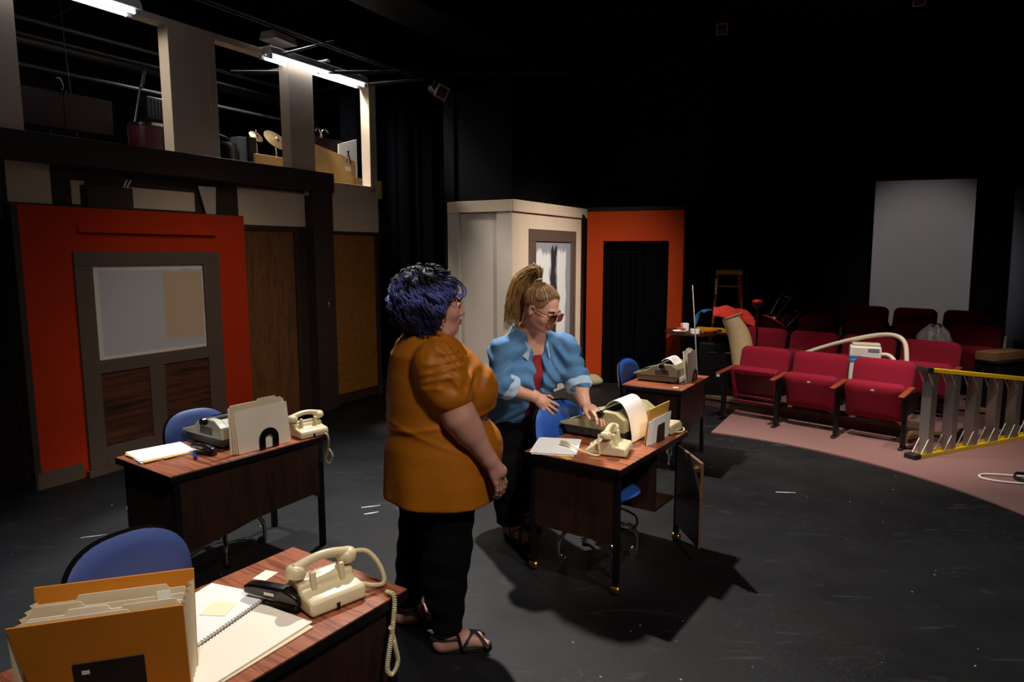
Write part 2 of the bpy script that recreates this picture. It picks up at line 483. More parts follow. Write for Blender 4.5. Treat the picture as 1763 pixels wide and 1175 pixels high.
def floor_mat():
    m = mat('black_stage_floor', '#121316', .6, var=0, spec=.3)
    nt = m.node_tree; b = nt.nodes['Principled BSDF']
    tc = nt.nodes.new('ShaderNodeTexCoord')
    def noise(sc, det, dist=0, stretch=None):
        n = nt.nodes.new('ShaderNodeTexNoise'); n.inputs['Scale'].default_value = sc; n.inputs['Detail'].default_value = det; n.inputs['Distortion'].default_value = dist
        if stretch:
            mp = nt.nodes.new('ShaderNodeMapping'); mp.inputs['Scale'].default_value = stretch; mp.inputs['Rotation'].default_value = (0, 0, .4)
            nt.links.new(tc.outputs['Object'], mp.inputs[0]); nt.links.new(mp.outputs[0], n.inputs['Vector'])
        else: nt.links.new(tc.outputs['Object'], n.inputs['Vector'])
        return n.outputs['Fac']
    def rng(src, a, b_, c, d):
        r = nt.nodes.new('ShaderNodeMapRange'); 
        for i, v in enumerate((a, b_, c, d)): r.inputs[i+1].default_value = v
        nt.links.new(src, r.inputs[0]); return r.outputs[0]
    def mixc(fac, c1, c2):
        x = nt.nodes.new('ShaderNodeMix'); x.data_type = 'RGBA'
        nt.links.new(fac, x.inputs[0])
        for s, i in ((c1, 6), (c2, 7)):
            if isinstance(s, str): x.inputs[i].default_value = srgb(s)
            else: nt.links.new(s, x.inputs[i])
        return x.outputs[2]
    base = mixc(rng(noise(1.3, 6, .5), .35, .7, 0, 1), '#090a0b', '#121315')
    scuf = rng(noise(2.2, 8, 1.5, (1, 5, 1)), .62, .78, 0, .5)
    c = mixc(scuf, base, '#3c3c3f')
    scr = rng(noise(3.0, 3, 6), .494, .5, 0, 1)     # thin scratch lines
    scr2 = rng(noise(3.0, 3, 6), .5, .506, 1, 0)
    mm = nt.nodes.new('ShaderNodeMath'); mm.operation = 'MULTIPLY'; nt.links.new(scr, mm.inputs[0]); nt.links.new(scr2, mm.inputs[1])
    mm3 = nt.nodes.new('ShaderNodeMath'); mm3.operation = 'MULTIPLY'; nt.links.new(mm.outputs[0], mm3.inputs[0]); nt.links.new(rng(noise(1.1, 2), .5, .6, 0, .35), mm3.inputs[1])
    c = mixc(mm3.outputs[0], c, '#55565a')
    vo = nt.nodes.new('ShaderNodeTexVoronoi'); vo.inputs['Scale'].default_value = 9; nt.links.new(tc.outputs['Object'], vo.inputs['Vector'])
    mk = rng(vo.outputs['Distance'], .035, .05, 1, 0)
    mm2 = nt.nodes.new('ShaderNodeMath'); mm2.operation = 'MULTIPLY'; nt.links.new(mk, mm2.inputs[0]); nt.links.new(rng(noise(1.7, 3), .44, .54, 0, .9), mm2.inputs[1])
    c = mixc(mm2.outputs[0], c, '#b3b0a8')
    nt.links.new(c, b.inputs['Base Color'])
    nt.links.new(rng(noise(2.5, 6), .3, .7, .52, .7), b.inputs['Roughness'])
    bp = nt.nodes.new('ShaderNodeBump'); bp.inputs['Strength'].default_value = .08; bp.inputs['Distance'].default_value = .01
    nt.links.new(noise(35, 4), bp.inputs['Height']); nt.links.new(bp.outputs[0], b.inputs['Normal'])
    return m
M['floor'] = floor_mat()
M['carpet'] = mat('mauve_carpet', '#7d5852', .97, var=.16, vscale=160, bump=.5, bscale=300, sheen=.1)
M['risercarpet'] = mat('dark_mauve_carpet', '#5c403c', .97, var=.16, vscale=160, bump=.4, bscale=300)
M['ceil'] = mat('black_ceiling', '#060605', .95, spec=.1, var=.3, vscale=2)
M['ceilwood'] = mat('dark_red_deck_ceiling', '#2a0f08', .8, var=.3, stretch=(1, 14, 1))

# ------------------------------------------------------------------ the room
def struct(name, mb, m, label=None, cat=None, parent=None, **k):
    o = obj(name, mb, m, parent, **k)
    if not parent:
        o['kind'] = 'structure'
        if label: o['label'] = label; o['category'] = cat
    return o

struct('floor', MB().box(-9, 13, -2.5, 17, -.1, 0), M['floor'], 'black painted stage floor with scuffs and paint specks', 'floor')
# carpet: everything right of the round stage edge
CX, CY, CR = .4055, 3.8273, 3.0765
def carpet():
    v = []; f = []; n = 60
    for i in range(n+1):
        a = R_(-58+118*i/n); c, s = math.cos(a), math.sin(a)
        for r, z in ((CR, .0), (CR, .012), (CR+9.5, .012)): v.append((CX+r*c, CY+r*s, z))
    for i in range(n):
        for k in range(2): f.append((i*3+k, i*3+3+k, i*3+4+k, i*3+1+k))
    return MB().add(v, f)
struct('floor_carpet', carpet(), M['carpet'], 'mauve carpet in front of the seats, curving round the stage edge', 'carpet')

FL = T('wall_left', 'two storey cream and brown set wall with wooden door and open windows above', 'set wall', (-3.575, 4.96, 0), math.atan2(.8742, .4856), kind='structure')
# local frame: x runs along the wall away from the camera, -y is towards the stage
def FB(mb, s0, s1, z0, z1, d0, d1): return mb.box(s0, s1, -d1, -d0, z0, z1)
up = MB()
ZT = 3.70
for s0, s1 in ((-.55, .10), (1.27, 1.735), (2.59, 2.925), (3.81, 3.925)): FB(up, s0, s1, 2.45, ZT, -.07, .06)
FB(up, -.55, 3.925, 3.655, ZT+.01, -.069, .0595)
FB(up, 2.805, 3.925, 2.35, 2.525, -.07, .06); FB(up, -.55, 2.81, 2.41, 2.56, -.07, .058)
FB(up, 3.10, 3.925, 1.985, 2.36, -.07, .06)
obj('upper_wall', up, M['cream'], FL, bev=.003)
bt = MB(); FB(bt, 1.655, 1.66, 2.6, 3.65, .06, .063); FB(bt, 3.905, 3.925, 2.0, 3.7, .06, .064)
obj('batten', bt, M['cream'], FL)
bm_ = MB(); FB(bm_, -.55, 3.135, 2.40, 2.605, -.05, .12)
obj('beam', bm_, M['brown'], FL, bev=.003)
pl = MB(); FB(pl, 2.81, 3.10, .0, 2.40, -.02, .12)
obj('pillar', pl, M['brown'], FL, bev=.003)
tr = MB(); FB(tr, -.55, 2.81, 1.985, 2.40, -.06, -.005)
obj('transom', tr, M['brown'], FL)
for s0, s1, z0, z1 in ((-.02, .275, 2.11, 2.402), (.42, .52, 2.12, 2.30), (.85, 1.48, 2.115, 2.282), (1.95, 2.90, 2.02, 2.376)):
    t_ = MB(); FB(t_, s0, min(s1, 2.805), z0, z1, -.01, .0)
    obj('transom_panel', t_, M['cream'], FL)
wp = MB(); FB(wp, 3.10, 3.86, .12, 1.955, -.05, .045)
obj('wainscot_panel', wp, M['burl'], FL)
we = MB(); FB(we, 3.10, 3.925, 1.955, 1.987, -.05, .075); FB(we, 3.86, 3.925, .0, 1.955, -.05, .06); FB(we, 3.10, 3.86, 0, .12, -.05, .02)
obj('wainscot_trim', we, M['brown'], FL, bev=.003)
sw = MB(); FB(sw, 2.955, 3.0, 1.13, 1.26, .119, .126)
sp = obj('switch_plate', sw, M['blackplastic'], FL, bev=.003)
sk = MB(); FB(sk, 2.972, 2.983, 1.18, 1.205, .126, .136); obj('switch_toggle', sk, M['beigeplastic'], sp)
# door leaf under the transom
dr = T('door_1', 'plain brown wooden door between the rust flat and the brown pillar', 'door', FL.location, FL.rotation_euler.z, kind='structure')
d_ = MB(); FB(d_, 1.70, 2.66, .02, 1.97, -.075, -.03); obj('door_leaf', d_, M['doorwood'], dr, bev=.003)
d_ = MB(); FB(d_, 2.66, 2.81, .0, 1.985, -.09, -.01); FB(d_, 1.6, 2.66, 1.97, 1.985, -.09, -.008); obj('door_jamb', d_, M['brown'], dr)
# booth behind the windows
bo = MB(); FB(bo, -1.2, 3.9, 2.30, 2.42, -3.6, -.07)
struct('floor_booth', bo, M['black'], 'black raised floor of the band booth behind the upper windows', 'floor', rot=(0, 0, FL.rotation_euler.z), loc=FL.location)
bo = MB(); FB(bo, -1.2, 5.2, 2.3, 5.2, -3.75, -3.6); FB(bo, -1.35, -1.2, 2.3, 5.2, -3.6, -.1)
struct('wall_booth', bo, M['black'], 'black back wall of the band booth', 'wall', rot=(0, 0, FL.rotation_euler.z), loc=FL.location)
# room shell
struct('ceiling', MB().box(-9, 13, -2.5, 17, 5.2, 5.35), M['ceil'], 'dark black ceiling above the stage', 'ceiling')
struct('ceiling_deck', MB().cbox((4.4, 10.6, 5.1), (2.2, 5, .12), (0, 0, -.5)), M['ceilwood'], 'dim dark red wooden deck of the ceiling above the seats', 'ceiling')
struct('wall_back', MB().box(-9, 13, 15.0, 15.15, 0, 5.3), M['blackwall'], 'black back wall far upstage', 'wall')
struct('wall_right', MB().cbox((7.6, 10.15, 2.6), (9.5, .12, 5.2), (0, 0, math.atan2(-.31, .95))), M['blackwall'], 'black wall behind the seating rows', 'wall')
struct('wall_front', MB().box(-9, 13, -2.6, -2.5, 0, 5.3), M['blackwall'], 'black wall behind the photographer', 'wall')
struct('wall_far_left', MB().box(-9.1, -9, -2.5, 15, 0, 5.3), M['blackwall'], 'black wall beyond the booth', 'wall')
struct('wall_far_right', MB().box(12.9, 13, -2.5, 15, 0, 5.3), M['blackwall'], 'black wall beyond the seats', 'wall')
# bulkhead over the facade
bk = MB(); FB(bk, -2, 5.5, 4.05, 4.75, 1.0, 1.55)
struct('trim_1', bk, M['black'], 'black boxed bulkhead running under the ceiling in front of the upper windows', 'bulkhead', rot=(0, 0, FL.rotation_euler.z), loc=FL.location, bev=.01)

# ------------------------------------------------------------------ stage flats
RZ = FL.rotation_euler.z
rf = T('stage_flat', 'rust orange flat with a painted window pane over two zebra wood louvre panels', 'stage flat', FL.location, RZ)
def FBR(mb, s0, s1, z0, z1, d0, d1): return mb.box(s0, s1, -d1, -d0, z0, z1)
m_ = MB(); FBR(m_, -.045, 1.92, 0, 2.09, .0, .105); o = obj('front_panel', m_, M['rust'], rf, bev=.003)
m_ = MB(); FBR(m_, -.06, .0, 0, 2.085, -.60, .0); FBR(m_, -.058, -.015, 0, 2.085, .0, .107); obj('side_panel', m_, M['brown'], rf)
m_ = MB(); FBR(m_, -.06, 1.92, 2.07, 2.095, -.60, .10); obj('top_board', m_, M['brown'], rf)
for s0, s1 in ((-.044, .28), (1.64, 1.92)):
    m_ = MB(); FBR(m_, s0, s1, 0, .125, .104, .1125); obj('baseboard', m_, M['taupe'], rf)
m_ = MB(); FBR(m_, .375, 1.585, 1.90, 1.955, .104, .14); obj('head_strip', m_, M['rust'], rf, bev=.004)
m_ = MB()
FBR(m_, .325, 1.60, 1.645, 1.755, .104, .135); FBR(m_, .325, .46, .05, 1.645, .104, .135); FBR(m_, 1.435, 1.60, .05, 1.645, .104, .135)
FBR(m_, .46, 1.435, .80, .905, .104, .133); FBR(m_, .46, 1.435, .05, .205, .104, .133); FBR(m_, .865, 1.0, .205, .80, .104, .133)
obj('window_frame', m_, M['taupe'], rf, bev=.004)
for s0, s1 in ((.46, .865), (1.0, 1.435)):
    m_ = MB(); FBR(m_, s0, s1, .205, .80, .104, .118); obj('louver_panel', m_, M['louver'], rf)
for s0, s1 in ((.28, .325), (1.60, 1.64)):
    m_ = MB(); FBR(m_, s0, s1, .02, 1.90, .104, .107); obj('side_strip', m_, M['rust'], rf)
m_ = MB(); FBR(m_, .30, 1.62, .0, .05, .104, .16); obj('threshold', m_, M['taupe'], rf)
def pane_mat():
    m = mat('painted_window_pane', '#8f9194', .7, var=.05)
    nt = m.node_tree; b = nt.nodes['Principled BSDF']
    tc = nt.nodes.new('ShaderNodeTexCoord'); sp = nt.nodes.new('ShaderNodeSeparateXYZ')
    no = nt.nodes.new('ShaderNodeTexNoise'); no.inputs['Scale'].default_value = 9
    nt.links.new(tc.outputs['Object'], no.inputs['Vector']); 
    va = nt.nodes.new('ShaderNodeVectorMath'); va.operation = 'MULTIPLY_ADD'
    nt.links.new(no.outputs['Color'], va.inputs[0]); va.inputs[1].default_value = (.035, .0, .035); nt.links.new(tc.outputs['Object'], va.inputs[2])
    nt.links.new(va.outputs[0], sp.inputs[0])
    def step(src, e, w=.004):
        r = nt.nodes.new('ShaderNodeMapRange'); r.inputs[1].default_value = e-w; r.inputs[2].default_value = e+w
        nt.links.new(src, r.inputs[0]); return r.outputs[0]
    def mul(a, b_):
        q = nt.nodes.new('ShaderNodeMath'); q.operation = 'MULTIPLY'; nt.links.new(a, q.inputs[0]); nt.links.new(b_, q.inputs[1]); return q.outputs[0]
    def inv(a):
        q = nt.nodes.new('ShaderNodeMath'); q.operation = 'SUBTRACT'; q.inputs[0].default_value = 1; nt.links.new(a, q.inputs[1]); return q.outputs[0]
    def mx(f, a, c):
        x = nt.nodes.new('ShaderNodeMix'); x.data_type = 'RGBA'; nt.links.new(f, x.inputs[0])
        if isinstance(a, str): x.inputs[6].default_value = srgb(a)
        else: nt.links.new(a, x.inputs[6])
        x.inputs[7].default_value = srgb(c); return x.outputs[2]
    X, Z = sp.outputs[0], sp.outputs[2]
    inner = mul(mul(step(X, .525), inv(step(X, 1.445))), mul(step(Z, .95), inv(step(Z, 1.625))))
    tan = mul(mul(step(X, 1.065, .012), inv(step(X, 1.435))), mul(step(Z, 1.02, .02), inv(step(Z, 1.60))))
    c = mx(inner, '#d0cdc6', '#b4b6b8'); c = mx(tan, c, '#bfa58a')
    nt.links.new(c, b.inputs['Base Color']); return m
m_ = MB(); FBR(m_, .46, 1.435, .905, 1.645, .104, .112); obj('painted_pane', m_, pane_mat(), rf)

# things lying on top of the rust flat
def loose(name, label, cat, mb, m, group=None, loc=(0, 0, 0), rz=0., bev=0, rot=None, **k):
    o = obj(name, mb, m, None, loc=loc, rot=rot or (0, 0, rz), bev=bev, **k); return tag(o, label, cat, group)
def facade_pt(s, d, z): return (-3.575+.4856*s+.8742*d, 4.96+.8742*s-.4856*d, z)
loose('paper_sheet', 'pale grey sheet propped upright on top of the rust flat', 'paper',
      MB().prism([(-.1, .245), (.085, .25), (.07, 0), (-.03, 0)], -.003, .003, 'y'), M['grey_cream'], loc=facade_pt(1.60, .03, 2.097), rz=RZ)
cr_ = T('tool_crate', 'dark open crate on top of the rust flat holding two sticks', 'crate', facade_pt(.70, .056, 2.096), RZ)
m_ = MB(); m_.box(-.22, .14, -.05, -.042, 0, .17).box(-.22, .14, .042, .05, 0, .17).box(-.22, -.212, -.042, .042, 0, .17).box(.132, .14, -.042, .042, 0, .17).box(-.212, .132, -.042, .042, 0, .01)
obj('crate_body', m_, M['brown'], cr_)
for i, (a, b) in enumerate((((.02, -.01, .012), (.11, -.03, .235)), ((.03, .01, .012), (.15, -.02, .235)))):
    loose('stick', ('shorter upper' if i == 0 else 'longer lower')+' of two pale sticks poking out of the dark crate', 'stick', MB().cyl(a, b, .0055, 8), M['paper'], loc=facade_pt(.70, .056, 2.096), rz=RZ)

# cream corner flat at centre stage; local x along its front, stage side is -y
CA = math.atan2(.868, .497)
cf = T('stage_flat', 'cream corner flat with a brown framed tall painted window', 'stage flat', (.01, 7.63, 0), CA)
Lf, Ls, HF = 1.98, .86, 2.32
obj('front_panel', MB().box(0, Lf, 0, .04, .0, HF), M['cream'], cf, bev=.003)
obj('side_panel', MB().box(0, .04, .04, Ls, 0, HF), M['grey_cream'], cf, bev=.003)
obj('top_rail', MB().box(-.025, Lf, -.025, 0, HF-.12, HF+.01).box(-.03, 0, 0, Ls, HF-.12, HF+.008), M['cream'], cf, bev=.004)
obj('side_batten', MB().box(-.025, 0, Ls-.16, Ls, 0, HF-.12), M['grey_cream'], cf, bev=.003)
obj('edge_batten', MB().box(-.02, 0, .0, .2, 0, HF-.12), M['grey_cream'], cf, bev=.003)
w0, w1, wz0, wz1 = .36, 1.62, .22, 2.02
fw = .14
obj('window_frame', MB().box(w0, w1, -.03, 0, wz1-fw*1.0, wz1).box(w0, w0+fw, -.03, 0, wz0, wz1-fw).box(w1-fw, w1, -.03, 0, wz0, wz1-fw), M['taupe'], cf, bev=.004)
def mural_mat():
    m = mat('painted_tall_window', '#9a9da4', .7, var=.05)
    nt = m.node_tree; b = nt.nodes['Principled BSDF']
    tc = nt.nodes.new('ShaderNodeTexCoord'); sp = nt.nodes.new('ShaderNodeSeparateXYZ')
    no = nt.nodes.new('ShaderNodeTexNoise'); no.inputs['Scale'].default_value = 6; no.inputs['Detail'].default_value = 5
    mp = nt.nodes.new('ShaderNodeMapping'); mp.inputs['Scale'].default_value = (1.6, 1, .6)
    nt.links.new(tc.outputs['Object'], mp.inputs[0]); nt.links.new(mp.outputs[0], no.inputs['Vector'])
    va = nt.nodes.new('ShaderNodeVectorMath'); va.operation = 'MULTIPLY_ADD'
    nt.links.new(no.outputs['Color'], va.inputs[0]); va.inputs[1].default_value = (.16, .0, .3); nt.links.new(tc.outputs['Object'], va.inputs[2])
    nt.links.new(va.outputs[0], sp.inputs[0])
    def step(src, e, w=.01):
        r = nt.nodes.new('ShaderNodeMapRange'); r.inputs[1].default_value = e-w; r.inputs[2].default_value = e+w
        nt.links.new(src, r.inputs[0]); return r.outputs[0]
    def mul(a, b_):
        q = nt.nodes.new('ShaderNodeMath'); q.operation = 'MULTIPLY'; nt.links.new(a, q.inputs[0]); nt.links.new(b_, q.inputs[1]); return q.outputs[0]
    def inv(a):
        q = nt.nodes.new('ShaderNodeMath'); q.operation = 'SUBTRACT'; q.inputs[0].default_value = 1; nt.links.new(a, q.inputs[1]); return q.outputs[0]
    def mx(f, a, c):
        x = nt.nodes.new('ShaderNodeMix'); x.data_type = 'RGBA'; nt.links.new(f, x.inputs[0])
        if isinstance(a, str): x.inputs[6].default_value = srgb(a)
        else: nt.links.new(a, x.inputs[6])
        x.inputs[7].default_value = srgb(c); return x.outputs[2]
    X, Z = sp.outputs[0], sp.outputs[2]
    white = mul(mul(step(X, .62), inv(step(X, 1.42))), inv(step(Z, 1.92, .03)))
    blk = mul(mul(step(X, .99, .02), inv(step(X, 1.16, .02))), inv(step(Z, 1.97, .02)))
    c = mx(white, '#8a8e96', '#d5d6d6'); c = mx(blk, c, '#26272a')
    nt.links.new(c, b.inputs['Base Color']); return m
obj('painted_window', MB().box(w0+fw, w1-fw, -.012, 0, wz0, wz1-fw), mural_mat(), cf)
obj('skirting', MB().box(.0, Lf, -.035, 0, .0, .13), M['grey_cream'], cf, bev=.003)

# orange doorway flat
of = T('stage_flat', 'bright orange doorway flat hung with black cloth', 'stage flat', (.985, 9.06, 0), math.atan2(-.32, .946))
OW = 1.235
obj('door_surround', MB().box(0, .215, 0, .035, 0, 2.285).box(1.055, OW, 0, .035, 0, 2.285).box(.215, 1.055, 0, .035, 1.895, 2.285), M['orange'], of, bev=.003)
obj('return_panel', MB().box(OW-.03, OW, .035, .20, 0, 2.285), M['orange'], of)
obj('top_cap', MB().box(0, OW, -.01, .06, 2.285, 2.33), M['black'], of)
def drape(w, h, n, amp, seed, m=None):
    rnd = random.Random(seed); ph = [rnd.uniform(0, 6) for _ in range(6)]
    def fn(u, v):
        x = u*w
        a = amp*(math.sin(n*2*PI*u+ph[0])+.5*math.sin(n*4.3*PI*u+ph[1]+v*1.5)+.35*math.sin(n*7.1*PI*u+ph[2]))*(.75+.25*(1-v))
        return (x, a, h*v), (0, -1, 0)
    return MB().sheet(fn, 140, 8, .004)
dc = T('door_drape', 'black cloth hanging behind the orange doorway, split in the middle', 'curtain', of.location, of.rotation_euler.z)
obj('drape_panel', drape(.50, 2.15, 4, .014, 3), M['curtain'], dc, loc=(.16, .13, .02))
obj('drape_panel', drape(.46, 2.15, 4, .014, 5), M['curtain'], dc, loc=(.645, .10, .02))
loose('sandbag', 'small grey green sandbag on the floor where the cream and orange flats meet', 'sandbag',
      MB().ell((0, 0, .075), (.17, .10, .075), 20, 12).ell((.02, .01, .085), (.13, .09, .075), 20, 12), M['sand'], loc=(1.03, 8.86, 0), rz=-.2)

# tall black masking flats standing behind the cream and orange flats
mk = T('masking_flat', 'tall black corner masking flat rising behind the cream flat', 'stage flat', (.0, 7.80, 0), CA)
HM = 3.62
obj('flat_panel', MB().box(0.06, .10, .045, .93, 0, HM), M['blackwall'], mk)
obj('flat_panel', MB().box(.10, 2.1, .045, .085, 0, HM), M['blackwall'], mk)
obj('edge_stile', MB().box(.03, .06, .80, .95, 0, HM+.05), M['blackwall'], mk, bev=.004)
obj('corner_stile', MB().box(.045, .075, .03, .13, 0, HM), M['blackwall'], mk, bev=.004)
loose('masking_flat', 'wide black masking flat behind the orange doorway flat', 'stage flat', MB().box(-.1, 1.5, .28, .32, 0, 4.4), M['blackwall'], loc=(.985, 9.10, 0), rz=math.atan2(-.32, .946))
# long stage curtain between the set wall and the cream flat
loose('stage_curtain', 'long black velour stage curtain in deep folds between the wood panel and the cream flat', 'curtain', drape(2.6, 4.6, 7, .05, 11), M['curtain'], loc=(-2.3, 9.45, .02), rz=-.05)
loose('stage_curtain', 'dark blue black curtain seen through the last upper window', 'curtain', drape(.55, 2.3, 3, .04, 12), M['curtain'], loc=facade_pt(4.62, -.55, 2.42), rz=RZ+PI/2)

# ------------------------------------------------------------------ desks
def desk(loc, rz, W, L, label, modesty=True, casters=False, pedestal=False, group=None):
    t = T('typing_desk', label, 'desk', loc, rz, group)
    w, l = W/2, L/2; H = .68
    obj('tabletop', MB().box(-w, w, -l, l, H-.004, H), M['lam'], t)
    obj('edge_band', MB().box(-w-.002, w+.002, -l-.002, l+.002, H-.034, H-.004), M['edge'], t, bev=.002)
    ix, iy = w-.035, l-.045; z0 = .05 if casters else .0
    for sx in (-1, 1):
        for sy in (-1, 1):
            c = (sx*ix, sy*iy)
            lg = obj('leg', MB().box(c[0]-.015, c[0]+.015, c[1]-.015, c[1]+.015, z0, H-.034), M['steel_black'], t, bev=.002)
            if casters:
                cb = MB().cyl((c[0]-.012, c[1], .024), (c[0]+.012, c[1], .024), .024, 14)
                cb.ell((c[0]-.014, c[1], .024), (.016, .022, .022), 12, 8).ell((c[0]+.014, c[1], .024), (.016, .022, .022), 12, 8).cyl((c[0], c[1], .03), (c[0], c[1], .062), .009, 10)
                k = obj('caster', cb, M['brass'], lg); k['label'] = 'brass caster'
    obj('end_panel', MB().box(-ix+.015, ix-.015, -iy-.012, -iy+.006, .265, H-.034), M['darkwood'], t)
    if modesty:
        a, b = -iy+.015, iy-.015
        poly = [(a, .25), (a+.0, H-.034), (b, H-.034), (b, .30), (b-.05, .335), (0, .335-.02), (a+.25, .285)]
        obj('modesty_panel', MB().prism(poly, ix-.006, ix+.012, 'x'), M['darkwood'], t)
    if pedestal:
        obj('pedestal', MB().box(-ix+.016, -ix+.03, iy-.30, iy-.016, .27, H-.034).box(-ix+.03, ix-.016, iy-.30, iy-.288, .27, H-.034).box(-ix+.03, ix-.016, iy-.288, iy-.016, .27, .285), M['darkwood'], t)
        # hinged front standing wide open on the right end
        Md = Matrix.Translation((ix+.01, iy-.01, 0)) @ Matrix.Rotation(R_(-48), 4, 'Z')
        dd = obj('door', MB().box(0, .36, -.016, 0, .115, .60, Md), M['darkwood'], t)
        obj('door_edge', MB().box(.36, .364, -.016, 0, .115, .60, Md).box(0, .36, -.016, 0, .60, .604, Md), M['plank'], dd)
        obj('latch', MB().box(.30, .36, -.03, -.016, .555, .575, Md).cyl((.33, -.045, .565), (.33, -.016, .565), .006, 8, M=Md), M['brass'], dd)
    else:
        obj('back_rail', MB().box(-ix+.015, ix-.015, iy-.006, iy+.01, .5, H-.034), M['darkwood'], t)
    return t
DA = desk((-.843, 1.819, 0), R_(-34), .56, .98, 'nearest desk, dark brown with rosewood top carrying the ochre file box')
DB = desk((-1.587, 3.715, 0), R_(-35.5), .545, .958, 'dark brown desk at left in front of the rust flat')
DC = desk((.564, 3.806, 0), R_(-35.2), .573, .908, 'middle desk on brass casters with its side door hanging open', modesty=False, casters=True, pedestal=True)
DD = desk((1.31, 5.678, 0), R_(-31.5), .505, .75, 'farthest desk, dark brown, standing beside the front row of maroon seats')
ZD = .68
def on(d, x, y, z=ZD):
    a = d.rotation_euler.z; c, s = math.cos(a), math.sin(a)
    return (d.location.x+x*c-y*s, d.location.y+x*s+y*c, z)

# ------------------------------------------------------------------ swivel chairs (front is +x)
def superback(w, h, th, n=2.6):
    """rounded upholstered back: a domed superellipse plate in the yz plane curved in plan"""
    v = []; f = []; NR, NA = 7, 40
    for side in (1, -1):
        for i in range(NR+1):
            q = i/NR
            for k in range(NA):
                a = 2*PI*k/NA; c, s = math.cos(a), math.sin(a)
                y = w/2*q*abs(c)**(2/n)*(1 if c > 0 else -1); z = h/2*q*abs(s)**(2/n)*(1 if s > 0 else -1)
                dome = th/2*(1-q**4)**.5*side
                x = dome+1.1*y*y
                v.append((x, y, z))
    for i in range(NR):
        for k in range(NA):
            a, b = i*NA+k, i*NA+(k+1) % NA
            f.append((a, b, b+NA, a+NA))
            o = (NR+1)*NA
            f.append((o+a, o+a+NA, o+b+NA, o+b))
    return v, f
def swivel(loc, rz, label, vinyl, back_z=.78, seat_z=.45, tilt=.12, bo=.235):
    t = T('swivel_chair', label, 'chair', loc, rz, 'blue secretary chairs')
    for k in range(4):
        a = R_(45+90*k)+.3; c, s = math.cos(a), math.sin(a)
        pts = [(.03*c, .03*s, .20), (.12*c, .12*s, .205), (.19*c, .19*s, .19), (.225*c, .225*s, .145), (.235*c, .235*s, .10), (.235*c, .235*s, .06)]
        lg = obj('leg', MB().tube(smooth_path(pts, 6), .013, 10), M['chrome'], t)
        Mc = Matrix.Translation((.235*c, .235*s, .026)) @ Matrix.Rotation(a+1.0, 4, 'Z')
        obj('caster', MB().cyl((-.014, .018, 0), (.014, .018, 0), .026, 16, M=Mc).cyl((0, 0, .0), (0, 0, .045), .012, 10, M=Mc), M['chrome'], lg)
    ring = [(.215*math.cos(2*PI*i/40), .215*math.sin(2*PI*i/40), .245) for i in range(40)]
    obj('foot_ring', MB().tube(ring, .009, 8, closed=True).tube([(-.21, 0, .245), (0, 0, .235), (.21, 0, .245)], .006, 6), M['chrome'], t)
    obj('column', MB().cyl((0, 0, .12), (0, 0, .22), .035, 18).cyl((0, 0, .22), (0, 0, seat_z-.06), .022, 16), M['twbase'], t)
    obj('seat_pan', MB().box(-.15, .13, -.13, .13, seat_z-.07, seat_z-.045), M['steel_black'], t, bev=.008)
    v, f = superback(.43, .42, .075)
    Ms = Matrix.Translation((.0, 0, seat_z)) @ Matrix.Rotation(R_(-90), 4, 'Y')
    v = [(z, y, x-1.1*y*y) for x, y, z in v]
    obj('seat', MB().add(v, f, Matrix.Translation((0, 0, seat_z))), vinyl, t)
    obj('back_bar', MB().tube(smooth_path([(-.10, 0, seat_z-.06), (-bo+.005, 0, seat_z-.055), (-bo-.05, 0, seat_z+.05), (-bo-.04, 0, back_z)], 6), .016, 8, flat=.5), M['steel_black'], t)
    v, f = superback(.40, .33, .06)
    Mb = Matrix.Translation((-bo, 0, back_z)) @ Matrix.Rotation(-tilt, 4, 'Y')
    b = obj('backrest', MB().add(v, f, Mb), vinyl, t)
    v, f = superback(.415, .345, .045)
    obj('back_shell', MB().add([(x-.018, y, z) for x, y, z in v], f, Mb), M['blackplastic'], b)
    return t
ch = swivel((.495, 3.725, 0), R_(-50), 'bright blue chair at the middle desk with a hand resting on its back', M['bluevinyl'], .705, .42, bo=.36)
swivel((-.985, 1.88, 0), R_(-28), 'slate blue chair behind the ochre file box at the nearest desk', M['navyvinyl'], .725)
swivel((1.175, 5.625, 0), R_(-33), 'small bright blue chair at the farthest desk', M['bluevinyl'], .685, .42)
swivel((-1.70, 3.83, 0), R_(-35), 'blue chair mostly hidden behind the typewriter on the left desk', M['navyvinyl'], .66, .42)

